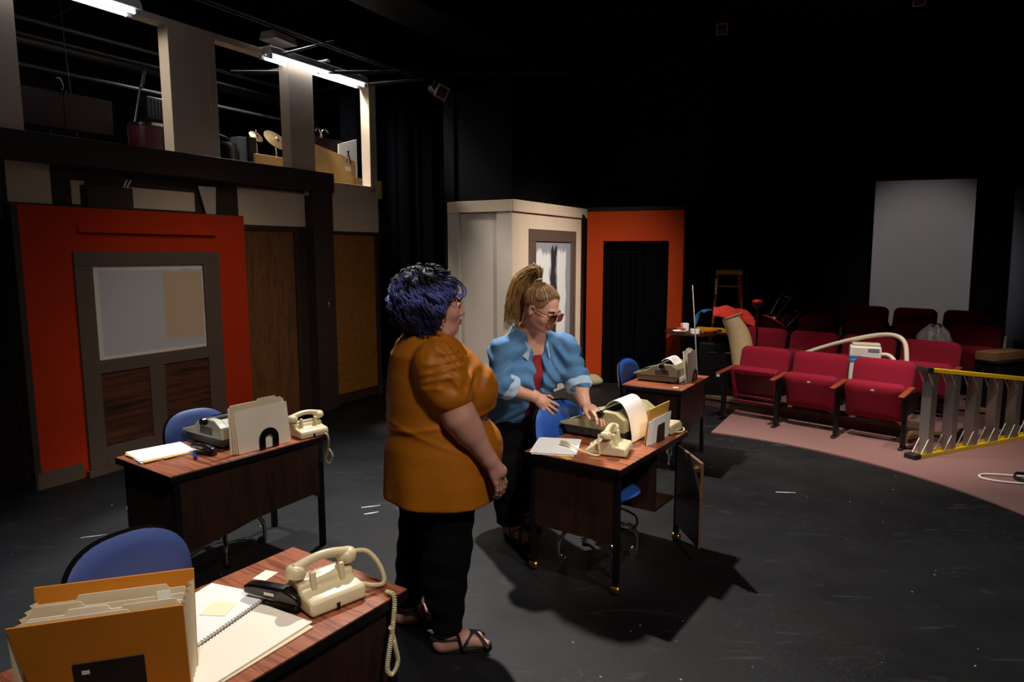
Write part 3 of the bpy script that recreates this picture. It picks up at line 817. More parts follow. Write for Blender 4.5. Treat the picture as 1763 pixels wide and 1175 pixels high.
# ------------------------------------------------------------------ typewriters (typist at -x)
def typewriter(loc, rz, label, shell, W=.40, S=1.):
    t = T('typewriter', label, 'typewriter', loc, rz, 'electric typewriters')
    w = W/2
    def P(l): return [(x*S, z*S) for x, z in l]
    obj('lower_case', MB().prism(P([(-.165, .012), (.165, .012), (.18, .06), (-.195, .06)]), -w+.012, w-.012), M['twbase'] if shell is not M['olivedark'] else shell, t, bev=.008)
    for sx in (-.13, .13):
        for sy in (-1, 1):
            obj('foot', MB().cyl((sx*S, sy*(w-.05), 0), (sx*S, sy*(w-.05), .02), .012, 10), M['rubber'], t)
    # cover: two cheeks, a front lip and a rear hood
    cheek = P([(-.205, .058), (-.205, .070), (-.08, .105), (-.035, .140), (.05, .163), (.13, .160), (.185, .125), (.185, .058)])
    sh = MB().prism(cheek, -w, -w+.045).prism(cheek, w-.045, w)
    sh.prism(P([(-.205, .058), (-.205, .070), (-.165, .081), (-.165, .058)]), -w+.044, w-.044)
    sh.prism(P([(.085, .058), (.085, .150), (.13, .156), (.185, .122), (.185, .058)]), -w+.044, w-.044)
    sh.prism(P([(-.06, .110), (-.035, .136), (.015, .150), (.015, .14), (-.03, .125), (-.05, .105)]), -w+.044, w-.044)
    obj('cover', sh, shell, t, bev=.007)
    obj('key_well', MB().prism(P([(-.17, .062), (-.165, .072), (-.06, .098), (-.02, .11), (.09, .11), (.09, .062)]), -w+.04, w-.04), M['keys'], t)
    kb = MB()
    for r in range(4):
        for k in range(11):
            x = (-.152+r*.024)*S; z = (.0775+r*.0062)*S
            kb.cbox((x, -w+.062+(k+.35*(r % 2))*(W-.135)/10.3, z), (.016, .017, .011))
    kb.cbox((-.172*S, 0, .075*S), (.012, .19, .01))
    obj('keyboard', kb, M['blackplastic'], t, bev=.002)
    pl_ = obj('platen', MB().cyl((.05*S, -w-.0, .148*S), (.05*S, w+.0, .148*S), .019, 20), M['rubber'], t)
    for sy in (-1, 1):
        obj('platen_knob', MB().cyl((.05*S, sy*w, .148*S), (.05*S, sy*(w+.03), .148*S), .021, 18), M['blackplastic'], pl_, bev=.004)
    obj('paper_bail', MB().tube([(.025*S, -w+.05, .165*S), (.025*S, w-.05, .165*S)], .003, 6), M['chrome'], t)
    obj('side_vent', MB().box(-.01, .10, -w-.004, -w+.002, .075, .115), M['twbase'] if shell is not M['olive'] else shell, t, bev=.002)
    return t
TWB = typewriter(on(DB, -.10, .105), R_(-35.5), 'stone grey typewriter beside the upright manila folders on the left desk', M['greycream'], .40)
TWC = typewriter(on(DC, -.095, .18), R_(-35.2), 'olive cream typewriter on the middle desk with a curled sheet in it', M['olive'], .44, 1.08)
TWD = typewriter(on(DD, -.04, .015), R_(-31), 'olive brown typewriter on the farthest desk', M['olivedark'], .36, .98)
def curl_sheet(pts, w, th=.0012):
    path = smooth_path(pts, 8); n = len(path)-1
    def fn(u, v):
        i = min(int(u*n), n-1); t = u*n-i
        p = path[i].lerp(path[i+1], t); tg = (path[min(i+1, n)]-path[max(i-1, 0)]).normalized()
        return (p.x, (v-.5)*w, p.z), (-tg.z, 0, tg.x)
    return MB().sheet(fn, n, 6, th)
loose('typing_paper', 'curled white sheet rising from the middle typewriter and folding over behind it', 'paper',
      curl_sheet([(.048, 0, .18), (.075, 0, .215), (.115, 0, .235), (.16, 0, .22), (.20, 0, .155), (.222, 0, .06), (.225, 0, .006)], .23), M['paper'], loc=on(DC, -.095, .12), rz=R_(-35.2))
tp = T('typing_paper', 'printed script pages curling out of the farthest typewriter', 'paper', on(DD, -.065, .0), R_(-31))
obj('page', curl_sheet([(.045, 0, .17), (.075, 0, .195), (.12, 0, .19), (.17, 0, .13), (.198, 0, .05), (.202, 0, .006)], .20, .004), M['paper'], tp)
pr = MB()
for i in range(9):
    a = .05+.018*i
    def fn(u, v, a=a): 
        return (0, 0, 0), (0, 0, 1)
rowz = smooth_path([(.075, 0, .195), (.12, 0, .19), (.17, 0, .13)], 10)
for i in range(2, 19, 2):
    p = rowz[i]; q = rowz[i+1]; tg = (q-p).normalized(); nn = Vector((-tg.z, 0, tg.x))
    c = p+nn*.0032
    Mx = Matrix.Translation(c) @ Matrix(((tg.x, 0, nn.x, 0), (0, 1, 0, 0), (tg.z, 0, nn.z, 0), (0, 0, 0, 1)))
    pr.box(-.0012, .0012, -.075, .075-.03*random.random(), 0, .0004, Mx)
obj('text_lines', pr, M['inkblack'], tp)

# ------------------------------------------------------------------ telephones (dial towards -x)
def phone(loc, rz, label, S=1., cradled=True):
    t = T('telephone', label, 'telephone', loc, rz, 'ivory desk telephones')
    def P(l): return [(x*S, z*S) for x, z in l]
    body = MB().prism(P([(-.115, .004), (-.118, .022), (-.02, .092), (.028, .080), (.034, .058), (.095, .050), (.104, .040), (.108, .004)]), -.095*S, .095*S)
    obj('body', body, M['beigeplastic'], t, bev=.009*S, seg=3)
    obj('base_plate', MB().box(-.108*S, .10*S, -.088*S, .088*S, 0, .006), M['blackplastic'], t)
    obj('cord_notch', MB().box(.1045*S, .1095*S, -.012*S, .0*S, .004, .024), M['blackplastic'], t)
    for sy in (-1, 1):
        if True:
            pr_ = MB(); pr_.prism([(-.010, .055), (-.006, .112), (.010, .112), (.018, .052)], (sy*.05-.009)*S, (sy*.05+.009)*S, 'y', Matrix.Translation((.028*S, 0, 0)) @ Matrix.Scale(S, 4))
            obj('cradle_prong', pr_, M['beigeplastic'], t, bev=.004)
    if True:
        # handset lying across the cradle
        a = []
        rr = []
        for i in range(13):
            u = -1+2*i/12
            a.append((-.002*S, u*.088*S, (.140-.020*u*u)*S)); rr.append((.0145+.006*abs(u)**3)*S)
        h = MB().tube(a, rr, 14)
        for sy in (-1, 1):
            Me = Matrix.Translation((-.002*S, sy*.088*S, .113*S)) @ Matrix.Rotation(sy*R_(14), 4, 'X')
            h.lathe([(.020*S, .020*S), (.030*S, .012*S), (.033*S, -.004*S), (.030*S, -.016*S), (.012*S, -.024*S)], 20, Me)
        obj('handset', h, M['beigeplastic'], t)
    dl = MB()
    n_ = Vector((-.07, 0, .098)).normalized()
    for r in range(4):
        for k in range(3):
            p = Vector((-.105+.018*r, -.018+.018*k, .034+.0128*r))*S
            dl.ell(tuple(p), (.006*S, .006*S, .005*S), 8, 6)
    obj('keypad', dl, M['greycream'], t)
    return t
PA = phone(on(DA, .098, .305), R_(-34-12), 'ivory telephone beside the black stapler on the nearest desk', .98)
PB = phone(on(DB, .165, .40), R_(-35.5-8), 'ivory telephone at the far end of the left desk beyond the manila folders', .95)
PC = phone(on(DC, .10, -.20), R_(-35.2+14), 'ivory telephone on the middle desk in front of the olive typewriter', 1.)
def cord(name, label, mb, m=M['beigeplastic'], group=None): return tag(obj(name, mb, m), label, 'cord', group)
p0 = on(DA, .07, .425, .80); p1 = on(DA, .20, .44, .79); p2 = on(DA, .305, .40, .70); p3 = on(DA, .315, .38, .60)
cc = cord('coiled_cord', 'coiled ivory handset cord looping off the edge of the nearest desk', coil([on(DA, .112, .402, .795), on(DA, .15, .445, .79), on(DA, .19, .462, .745), on(DA, .215, .455, .70), on(DA, .195, .43, .693), on(DA, .165, .405, .70)], .0062, 48, .0026))
obj('hanging_loop', coil([on(DA, .25, .43, .687), on(DA, .292, .42, .685), on(DA, .298, .405, .60), on(DA, .300, .385, .53), on(DA, .300, .375, .47), on(DA, .300, .395, .445), on(DA, .300, .42, .47), on(DA, .300, .41, .53), on(DA, .298, .395, .60)], .0058, 75, .0025), M['beigeplastic'], cc)
cord('coiled_cord', 'thin ivory phone cord hanging from the far end of the left desk', coil([on(DB, .255, .44, .70), on(DB, .292, .455, .675), on(DB, .295, .45, .60), on(DB, .296, .43, .54), on(DB, .296, .46, .51), on(DB, .296, .48, .55), on(DB, .296, .455, .60)], .005, 60, .0022))
cord('handset_cord', 'ivory cord running from the middle phone to its plug end on the papers', MB().tube(smooth_path([on(DC, .085, -.305, .80), on(DC, .09, -.318, .75), on(DC, .10, -.325, .692), on(DC, .03, -.33, .692), on(DC, -.06, -.30, .70), on(DC, -.11, -.285, .712)], 8), .005, 8))
obj('plug_end', MB().tube([on(DC, -.105, -.285, .712), on(DC, -.165, -.27, .708)], .011, 8), M['beigeplastic'], bpy.data.objects['handset_cord'], bev=.001)
bx = T('intercom_box', 'low ivory plastic box with a cable at the far end of the middle desk', 'intercom', on(DC, .15, .385), R_(-35.2))
obj('box_body', MB().prism([(-.10, .005), (-.10, .05), (.085, .06), (.10, .04), (.10, .005)], -.085, .075), M['beigeplastic'], bx, bev=.006)
obj('cable', MB().tube(smooth_path([(.09, -.05, .015), (.12, -.02, .012), (.125, .04, .012), (.10, .07, .02), (.06, .076, .03)], 6), .005, 8), M['beigeplastic'], bx)

# ------------------------------------------------------------------ papers and office things on the desks
def sheet_stack(name, label, cat, loc, rz, w, l, n, m, jitter=.006, th=.0016, group=None):
    mb = MB(); r = random.Random(len(label))
    for i in range(n):
        a = r.uniform(-jitter, jitter)*4; dx, dy = r.uniform(-jitter, jitter), r.uniform(-jitter, jitter)
        mb.cbox((dx, dy, th*(i+.5)), (w, l, th*.96), (0, 0, a))
    o = obj(name, mb, m, None, loc=loc, rot=(0, 0, rz)); return tag(o, label, cat, group)
# nearest desk
fo = T('manila_folder', 'pale manila folders lying under the white notepad on the nearest desk', 'folder', on(DA, .045, -.005, ZD+.0005), R_(-34+3))
obj('lower_folder', MB().box(-.125, .18, -.19, .165, 0, .004), M['manila'], fo, bev=.001)
obj('upper_folder', MB().cbox((.017, -.006, .007), (.305, .352, .005), (0, .0, .035)), M['cream_card'], fo, bev=.001)
npd = T('notepad', 'white spiral notepad on top of the manila folders', 'notepad', on(DA, -.095, .03, ZD+.0105), R_(-34+14))
obj('pages', MB().box(-.11, .11, -.14, .14, .001, .011), M['paper'], npd, bev=.001)
obj('back_cover', MB().box(-.112, .112, -.142, .142, 0, .001), M['greyboard'], npd)
sprl = MB()
for i in range(24): sprl.tube(arc((.111, -.13+.0113*i, .0055), .0065, 0, 2*PI, 8), .0008, 4)
obj('spiral_binding', sprl, M['steel_black'], npd)
loose('sticky_note', 'pale yellow note stuck on the white notepad', 'note', MB().box(-.038, .038, -.038, .038, 0, .0008), M['sticky'], loc=on(DA, -.07, .055, ZD+.0222), rz=R_(-34+30))
loose('paper_note', 'small blank cream note lying alone near the far edge of the nearest desk', 'note', MB().box(-.025, .025, -.033, .033, 0, .0008), M['cream_card'], loc=on(DA, -.172, .292, ZD+.0005), rz=R_(-20))
def stapler(loc, rz, label, S=1.):
    t = T('stapler', label, 'stapler', loc, rz, 'black staplers')
    obj('base', MB().prism([(-.085, 0), (-.088, .010), (.05, .014), (.085, .022), (.09, 0)], -.02, .02, 'y', Matrix.Scale(S, 4)), M['blackplastic'], t, bev=.004)
    obj('arm', MB().prism([(-.092, .030), (-.094, .052), (-.06, .060), (.04, .062), (.085, .045), (.094, .020), (.05, .022)], -.018, .018, 'y', Matrix.Scale(S, 4)), M['blackplastic'], t, bev=.007, seg=3)
    obj('magazine', MB().prism([(-.08, .024), (-.08, .031), (.06, .028), (.06, .020)], -.010, .010, 'y', Matrix.Scale(S, 4)), M['chrome'], t)
    obj('label_strip', MB().box(-.02*S, .012*S, -.0186*S, -.0178*S, .038*S, .046*S), M['cream_card'], t)
    return t
stapler(on(DA, .02, .185, ZD), R_(-34+14), 'black stapler between the folders and the telephone on the nearest desk', 1.1)
stapler(on(DB, .05, -.175, ZD), R_(-35.5+12), 'black stapler in front of the typewriter on the left desk', .9)
loose('marker_pen', 'short dark blue marker beside the stapler on the left desk', 'pen', MB().cyl((-.045, 0, .008), (.045, 0, .008), .008, 12).cyl((.045, 0, .008), (.052, 0, .008), .004, 8), M['inkblue'], loc=on(DB, .07, -.235, ZD), rz=R_(-60))

# ochre file box
def world_to(t, p):
    return None
fbx = T('file_box', 'ochre expanding file box stuffed with manila folders at the lower left corner', 'file box', (-.965, 1.535, ZD), R_(17.2))
W2 = .178
def flare(y, z):            # bottom narrower than the top
    return y*(.62+.38*z/.25)
Mfb = Matrix.Identity(4)
fr = MB()
fr.add([(-W2+.045, flare(-.085, 0), 0), (W2, flare(-.085, 0), 0), (W2, -.088, .252), (-W2, -.088, .252), (-W2+.045, flare(-.082, 0)+.004, 0), (W2, flare(-.082, 0)+.004, 0), (W2, -.083, .252), (-W2, -.083, .252)],
       [(0, 1, 2, 3), (7, 6, 5, 4), (0, 4, 5, 1), (3, 2, 6, 7), (0, 3, 7, 4), (1, 5, 6, 2)])
obj('front_panel', fr, M['ochre'], fbx, bev=.001)
bk_ = MB()
bk_.add([(-W2, .056, 0), (W2, .056, 0), (W2, .086, .262), (-W2, .086, .262), (-W2, .060, 0), (W2, .060, 0), (W2, .091, .262), (-W2, .091, .262)],
        [(0, 1, 2, 3), (7, 6, 5, 4), (0, 4, 5, 1), (3, 2, 6, 7), (0, 3, 7, 4), (1, 5, 6, 2)])
obj('back_panel', bk_, M['ochre'], fbx, bev=.001)
gs = MB()
for sx in (-1, 1):
    n = 10
    vs = []
    for i in range(n+1):
        y0 = -.085+.17*i/n; off = (.012 if i % 2 else .0)
        for z in (0, .235): vs.append((sx*(W2-off-.001), flare(y0, z), z))
    gs.add(vs, [(2*i, 2*i+2, 2*i+3, 2*i+1) for i in range(n)])
gs.box(-W2+.002, W2-.002, -.052, .056, 0, .003)
gb = obj('gusset', gs, M['manila'], fbx); gb['label'] = 'pale folded side gussets'
def on_front(x0, x1, z0, z1, d0, d1):
    def y(z, d): return -.0527-.1401*z-d
    v = [(x, y(z, d), z) for d in (d0, d1) for x, z in ((x0, z0), (x1, z0), (x1, z1), (x0, z1))]
    return MB().add(v, [(3, 2, 1, 0), (4, 5, 6, 7), (0, 1, 5, 4), (1, 2, 6, 5), (2, 3, 7, 6), (3, 0, 4, 7)])
obj('label_window', on_front(-.062, .086, .03, .138, -.001, .003), M['rubber'], fbx, bev=.002)
obj('label_mark', on_front(-.044, -.028, .108, .118, .0028, .0036), M['paper'], fbx)
def tabfolder(t0, t1, h, m, w=.165, tab=.012):
    p = [(-w, 0), (w, 0), (w, h-.004), (w-.004, h), (t1+.008, h), (t1, h+tab), (t0, h+tab), (t0-.008, h), (-w+.004, h), (-w, h-.004)]
    return MB().prism([(x, z) for x, z in p], -.0012, .0012, 'y')
fb_specs = [(-.155, -.05, .218, 'ochre', 'pale ochre folder nearest the front of the file box', -.062), (-.05, .05, .222, 'manila', 'manila folder with a middle tab in front of the tall folders in the file box', -.045),
            (.04, .15, .226, 'manila', 'manila folder with a right hand tab in the file box', -.028), (-.08, .0, .224, 'cream_card', 'pale cream folder in the middle of the file box', -.008),
            (-.155, -.06, .230, 'manila', 'manila folder with a left tab toward the back of the file box', .016), (-.07, .12, .236, 'manila', 'tallest manila folder with a wide tab at the back of the file box', .042)]
cz, sz = math.cos(R_(17.2)), math.sin(R_(17.2))
for t0, t1, h, m_n, lb, y in fb_specs:
    ym = y*.9
    loose('manila_folder', lb, 'folder', tabfolder(t0, t1, h, M[m_n]), M[m_n], 'folders in the ochre file box', loc=(-.965-sz*ym*.80, 1.535+cz*ym*.80, ZD+.004), rot=(-math.atan2(ym*.2, .24), 0, R_(17.2)))
loose('paper_sheet', 'white sheet just behind the front panel of the ochre file box', 'paper', MB().box(-.06, .145, -.0008, .0008, 0, .236), M['paper'], loc=(-.965-sz*-.046, 1.535+cz*-.046, ZD+.006), rot=(R_(7.6), 0, R_(17.2)))
loose('paper_slip', 'small white slip sticking out at the right of the file box', 'paper', MB().box(.105, .135, -.0008, .0008, 0, .243), M['paper'], loc=(-.965-sz*.004, 1.535+cz*.004, ZD+.005), rot=(-.02, 0, R_(17.2)))

# left desk: loose sheets, holder with upright folders
sheet_stack('paper_stack', 'white sheets on a manila folder at the near end of the left desk', 'paper', on(DB, -.14, -.30), R_(-35.5-8), .24, .29, 5, M['paper'], .004)
loose('manila_folder', 'yellow manila folder edge under the white sheets on the left desk', 'folder', MB().box(-.115, .118, -.145, .125, 0, .0015).box(.118, .128, -.05, .10, 0, .0015), M['envelope'], loc=on(DB, -.135, -.30, ZD+.0088), rz=R_(-35.5-2))
sheet_stack('paper_sheet', 'topmost white sheet on the yellow folder of the left desk', 'paper', on(DB, -.15, -.30, ZD+.0105), R_(-35.5-9), .235, .28, 1, M['paper'], 0)
def bookend(loc, rz, label, ring=True, h=.11, m=None):
    t = T('bookend', label, 'bookend', loc, rz)
    if ring:
        mb = MB(); n = 20; ou = []; iN = []
        pts = [(-.06, 0), (-.06, h-.06)]+[(-.06*math.cos(PI*i/n), h-.06+.06*math.sin(PI*i/n)) for i in range(1, n)]+[(.06, h-.06), (.06, 0)]
        inn = [(-.024, 0), (-.024, h-.06)]+[(-.024*math.cos(PI*i/n), h-.06+.024*math.sin(PI*i/n)) for i in range(1, n)]+[(.024, h-.06), (.024, 0)]
        N = len(pts)
        vs = [(.0, y, z) for y, z in pts]+[(.0, y, z) for y, z in inn]+[(.006, y, z) for y, z in pts]+[(.006, y, z) for y, z in inn]
        fs = []
        for i in range(N-1):
            fs += [(i, i+1, N+i+1, N+i), (2*N+i, 3*N+i, 3*N+i+1, 2*N+i+1), (i, 2*N+i, 2*N+i+1, i+1), (N+i, N+i+1, 3*N+i+1, 3*N+i)]
        fs += [(0, N, 3*N, 2*N), (N-1, 2*N-1+0, 4*N-1, 3*N-1)]
        mb.add(vs, fs)
    else:
        mb = MB().prism([(-.05, 0), (-.05, h*.75), (-.03, h), (.03, h), (.05, h*.75), (.05, 0)], 0, .004, 'x')
    obj('upright', mb, m or M['blackplastic'], t)
    obj('foot_plate', MB().box(-.11, .008, -.05, .05, .0, .0022), m or M['blackplastic'], t)
    return t
bookend(on(DB, .232, .10), R_(-35.5), 'black arched bookend propping the manila folders on the left desk', True, .115)
for i, (h, t0, t1, m_n, lb, dx, lean, w) in enumerate([
        (.232, -.145, .145, 'cream_card', 'front pale folder leaning against the arched bookend on the left desk', .224, -.10, .165),
        (.252, -.11, .0, 'manila', 'manila folder with a left tab just behind the front folder on the left desk', .212, -.09, .162),
        (.262, .01, .12, 'manila', 'tall manila folder with a right tab behind the others on the left desk', .204, -.075, .160),
        (.250, -.14, -.03, 'cream_card', 'rear pale folder next to the left desk typewriter', .192, -.06, .158)]):
    p = on(DB, dx, .085-.012*i, ZD+.0025)
    o = loose('manila_folder', lb, 'folder', tabfolder(t0, t1, h, M[m_n], w, .0 if i == 0 else .012), M[m_n], 'upright folders on the left desk', loc=p, rot=(lean if False else -.02*i*0+R_(-1), 0, R_(-35.5+90)))
    o.rotation_euler = (R_(-8+2.2*i), 0, R_(-35.5+90))

# middle desk: white sheets, envelopes in a holder
sheet_stack('paper_stack', 'white sheets spread at the near end of the middle desk under the phone plug', 'paper', on(DC, -.185, -.285), R_(-35.2+24), .23, .30, 6, M['paper'], .012)
loose('envelope', 'brown envelope corner peeking from under the white sheets on the middle desk', 'envelope', MB().box(-.05, .05, -.02, .02, 0, .001), M['envelope'], loc=on(DC, -.055, -.425), rz=R_(-35.2-20))
bookend(on(DC, .236, .16), R_(-35.2), 'brown bookend holding envelopes on the middle desk', False, .125, M['darkwood'])
loose('envelope', 'tall ochre envelope standing behind the white letters on the middle desk', 'envelope', MB().box(-.003, .003, -.15, .13, 0, .21).box(-.006, -.003, .06, .075, .0, .208), M['envelope'], loc=on(DC, .196, .175, ZD), rot=(0, R_(8), R_(-35.2)), bev=.001)
for i, (dx, y, h, lb) in enumerate([(.211, .15, .135, 'white letter just in front of the ochre envelope on the middle desk'), (.219, .145, .14, 'middle one of the white letters in the brown bookend'), (.227, .16, .15, 'front white letter against the brown bookend on the middle desk')]):
    loose('letter', lb, 'letter', MB().box(-.0025, .0025, -.13, .13, 0, h), M['paper'], 'letters in the brown bookend', loc=on(DC, dx, y, ZD+.0025), rot=(0, R_(6), R_(-35.2)))
# farthest desk
bookend(on(DD, .205, .10), R_(-31), 'pair of dark arched bookend posts on the farthest desk', True, .10, M['darkwood'])
for i, (y, h, lb, ln) in enumerate([(.07, .245, 'tall grey folder standing at the edge of the farthest desk', 0), (.055, .262, 'white folder just behind the tall grey one on the farthest desk', -4)]):
    loose('manila_folder', lb, 'folder', tabfolder(-.02, .06, h, None, .125), M['cream_card'] if i else M['grey_cream'], 'folders on the farthest desk', loc=on(DD, .193-.012*i, y, ZD+.0025), rot=(R_(ln-3), 0, R_(-31+90)))
loose('index_card', 'white card standing behind the typewriter on the farthest desk', 'card', MB().box(-.001, .001, -.055, .055, 0, .24), M['paper'], loc=on(DD, .15, .16, ZD), rot=(0, R_(-6), R_(-31)))
loose('tape_label', 'small white tape label on the near edge of the farthest desk top', 'label', MB().box(-.022, .022, -.012, .012, 0, .0008), M['paper'], loc=on(DD, .165, -.275, ZD+.0003), rz=R_(-20))

# ------------------------------------------------------------------ theatre seats
A0 = Vector((2.204, 7.058)); rv = Vector((.721, -.693)); bv = Vector((.693, .721)); RA = math.atan2(rv.y, rv.x)
def row_pt(r, b, z=0): p = A0+rv*r+bv*b; return (p.x, p.y, z)
def slab(w, h, th, crown=.02, rr=.07):
    """upholstered slab: rounded top corners in xz, domed front at -y"""
    prof = []
    n = 6
    for cx, cz, a0 in ((w/2-rr*.4, rr*.4, -90), (w/2-rr, h-rr, 0), (-w/2+rr, h-rr, 90), (-w/2+rr*.4, rr*.4, 180)):
        r = rr if cz > rr*.5 else rr*.4
        for i in range(n+1):
            a = R_(a0+90*i/n); prof.append((cx+r*math.cos(a), cz+r*math.sin(a)))
    cz = h/2; v = []; f = []; N = len(prof)
    layers = [(-th/2-crown, .55), (-th/2-crown*.8, .8), (-th/2, .955), (-th/2+.014, 1.), (th/2-.012, 1.), (th/2, .96)]
    for y, sc in layers:
        for x, z in prof: v.append((x*sc if sc > .9 else x*sc, y, cz+(z-cz)*sc))
    for i in range(len(layers)-1):
        for k in range(N): f.append((i*N+k, i*N+(k+1) % N, (i+1)*N+(k+1) % N, (i+1)*N+k))
    f.append(tuple(range(N-1, -1, -1))); f.append(tuple((len(layers)-1)*N+k for k in range(N)))
    return MB().add(v, f)
def seat(r, b, z, label, group, frame_seat=False, end_left=False, top=.0, plate=True, right=True, w=.52):
    t = T('theatre_seat', label, 'theatre seat', row_pt(r, b, z), RA, group)
    Mb = Matrix.Translation((0, .33, .36)) @ Matrix.Rotation(R_(-13), 4, 'X')
    s = slab(w, .44+top, .075); s.v = [tuple(Mb @ Vector(p)) for p in s.v]
    obj('backrest', s, M['maroon'], t, ang=50)
    obj('back_pan', MB().box(-w/2+.02, w/2-.02, .038, .05, -.04, .38, Mb), M['maroonpaint'], t)
    Ms = Matrix.Translation((0, .235, .215)) @ Matrix.Rotation(R_(17), 4, 'X')
    s = slab(w-.03, .35, .09, .018, .045); s.v = [tuple(Ms @ Vector(p)) for p in s.v]
    if frame_seat:
        fr_ = MB()
        for x0, x1, z0, z1 in ((-.245, -.20, 0, .35), (.20, .245, 0, .35), (-.2, .2, .29, .35)): fr_.box(x0, x1, -.055, .045, z0, z1, Ms)
        obj('seat_cushion', fr_, M['maroon'], t, bev=.012)
        obj('seat_inside', MB().box(-.2, .2, .0, .04, .02, .26, Ms), M['maroonpaint'], t)
        obj('seat_rail', MB().cyl((-.22, -.03, .03), (.22, -.03, .03), .011, 10, M=Ms).cyl((-.22, -.05, -.02), (.22, -.05, -.02), .011, 10, M=Ms), M['maroonpaint'], t)
    else:
        obj('seat_cushion', s, M['maroon'], t, ang=50)
        if plate:
            pm = MB().ell((0, -.058, .30), (.024, .004, .014), 16, 8, Ms)
            obj('number_plate', pm, M['cream_card'], t)
    def standard(x):
        st = obj('standard', MB().box(x-.018, x+.018, .03, .09, .0, .50).box(x-.022, x+.022, .09, .38, .30, .48).box(x-.018, x+.018, -.03, .12, .0, .018), M['steel_black'], t, bev=.004)
        obj('armrest', MB().prism([(-.10, .485), (-.105, .50), (.25, .535), (.25, .505)], x-.026, x+.026, 'x', None), M['seatwood'], st, bev=.006)
    if right: standard(w/2+.026)
    if end_left: standard(-w/2-.026)
    return t
g1 = 'front row of maroon theatre seats'
seat(.285, 0, .012, 'front row maroon seat with its cushion stripped to a frame, beside the dark desk', g1, frame_seat=True, end_left=True, top=-.05)
seat(.856, 0, .012, 'middle seat of the front row of maroon seats', g1, top=-.05)
seat(1.427, 0, .012, 'front row maroon seat nearest the lying yellow ladder', g1, top=-.05)
g2 = 'second row of maroon theatre seats'
for r, lb in ((-.10, 'second row maroon seat beside the beige canvas roll'), (.47, 'second row maroon seat directly behind the stripped front seat'), (1.04, 'second row maroon seat behind the white hose machine'), (1.617, 'second row maroon seat at the right end, below the plastic bag')):
    seat(r, .85, .118, lb, g2, plate=False, top=-.045, end_left=(r < 0))
g3 = 'third row of maroon theatre seats'
for r, lb in ((-.33, 'third row maroon seat behind the tipped black stool'), (.21, 'third row maroon seat, second from the left in shadow'), (.757, 'third row maroon seat in shadow behind the hose'), (1.30, 'third row maroon seat behind the clear plastic bag'), (1.84, 'third row maroon seat at the right end under the white strip')):
    seat(r, 1.70, .22, lb, g3, plate=False, top=-.04, w=.475)
g4 = 'back row of maroon theatre seats'
for r, lb in ((-.06, 'back row maroon seat farthest left, nearly black in shadow'), (.515, 'back row maroon seat just left of the white board'), (1.055, 'back row maroon seat before the lower left corner of the white board'), (1.60, 'back row maroon seat before the lower right corner of the white board')):
    seat(r, 2.55, .30, lb, g4, plate=False, top=-.03, w=.475)
def riser(b0, b1, z, lab, r1=2.02):
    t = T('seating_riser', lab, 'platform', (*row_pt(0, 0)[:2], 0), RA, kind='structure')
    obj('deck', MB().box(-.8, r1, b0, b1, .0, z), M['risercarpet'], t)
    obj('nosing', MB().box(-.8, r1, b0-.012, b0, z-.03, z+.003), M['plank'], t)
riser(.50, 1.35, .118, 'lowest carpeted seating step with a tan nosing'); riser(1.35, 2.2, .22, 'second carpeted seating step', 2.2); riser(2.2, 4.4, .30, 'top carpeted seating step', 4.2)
loose('white_strip', 'thin white strip stuck on the end of the third row seat back', 'strip', MB().box(-.012, .012, -.002, .002, 0, .20), M['paper'], loc=row_pt(2.11, 2.06, .68), rot=(R_(-10), 0, RA))

# ------------------------------------------------------------------ ladders
LA = math.atan2(.69, 1.49)
lad = T('step_ladder', 'yellow step ladder lying on its side on the carpet beside the front row', 'ladder', (3.40, 5.63, .012), LA)
x1 = 2.1
def railz(x): return .79-.135*x           # the rails close in towards the top
lr = MB().box(0, x1, -.045, .045, 0, .012).box(0, x1, -.045, -.037, .012, .034).box(0, x1, .037, .045, .012, .034)
obj('rail', lr, M['yellow'], lad, bev=.002)
Mu = Matrix.Translation((0, 0, .79)) @ Matrix.Rotation(math.atan(.135), 4, 'Y')
ur = MB().box(.12, x1, -.045, .045, -.012, 0, Mu).box(.12, x1, -.045, -.037, -.034, -.012, Mu).box(.12, x1, .037, .045, -.034, -.012, Mu)
obj('rail', ur, M['yellow'], lad, bev=.002)
obj('foot', MB().box(-.035, .05, -.05, .05, -.004, .042), M['rubber'], lad, bev=.004)
obj('foot', MB().box(.05, .13, -.05, .05, -.042, .004, Mu), M['rubber'], lad, bev=.004)
for i in range(6):
    x = .17+.305*i; h = railz(x)
    st = obj('step', MB().box(x-.038, x+.038, -.042, -.032, .012, h-.012).box(x-.038, x+.038, .034, .044, .012, h-.012).box(x-.038, x-.034, -.032, .034, .012, h-.012), M['alum'], lad, bev=.001)
    for sy in (-.040, .038):
        obj('brace', MB().tube([(x-.13, sy, .014), (x-.03, sy, .16)], .0075, 6, flat=.6), M['alum'], st)
        obj('brace', MB().tube([(x-.11, sy, h-.014), (x-.02, sy, h-.15)], .0075, 6, flat=.6), M['alum'], st)
ol = T('step_ladder', 'orange step ladder with a yellow top standing behind the round table', 'ladder', (2.80, 8.86, .118), R_(-14))
H_ = 1.40
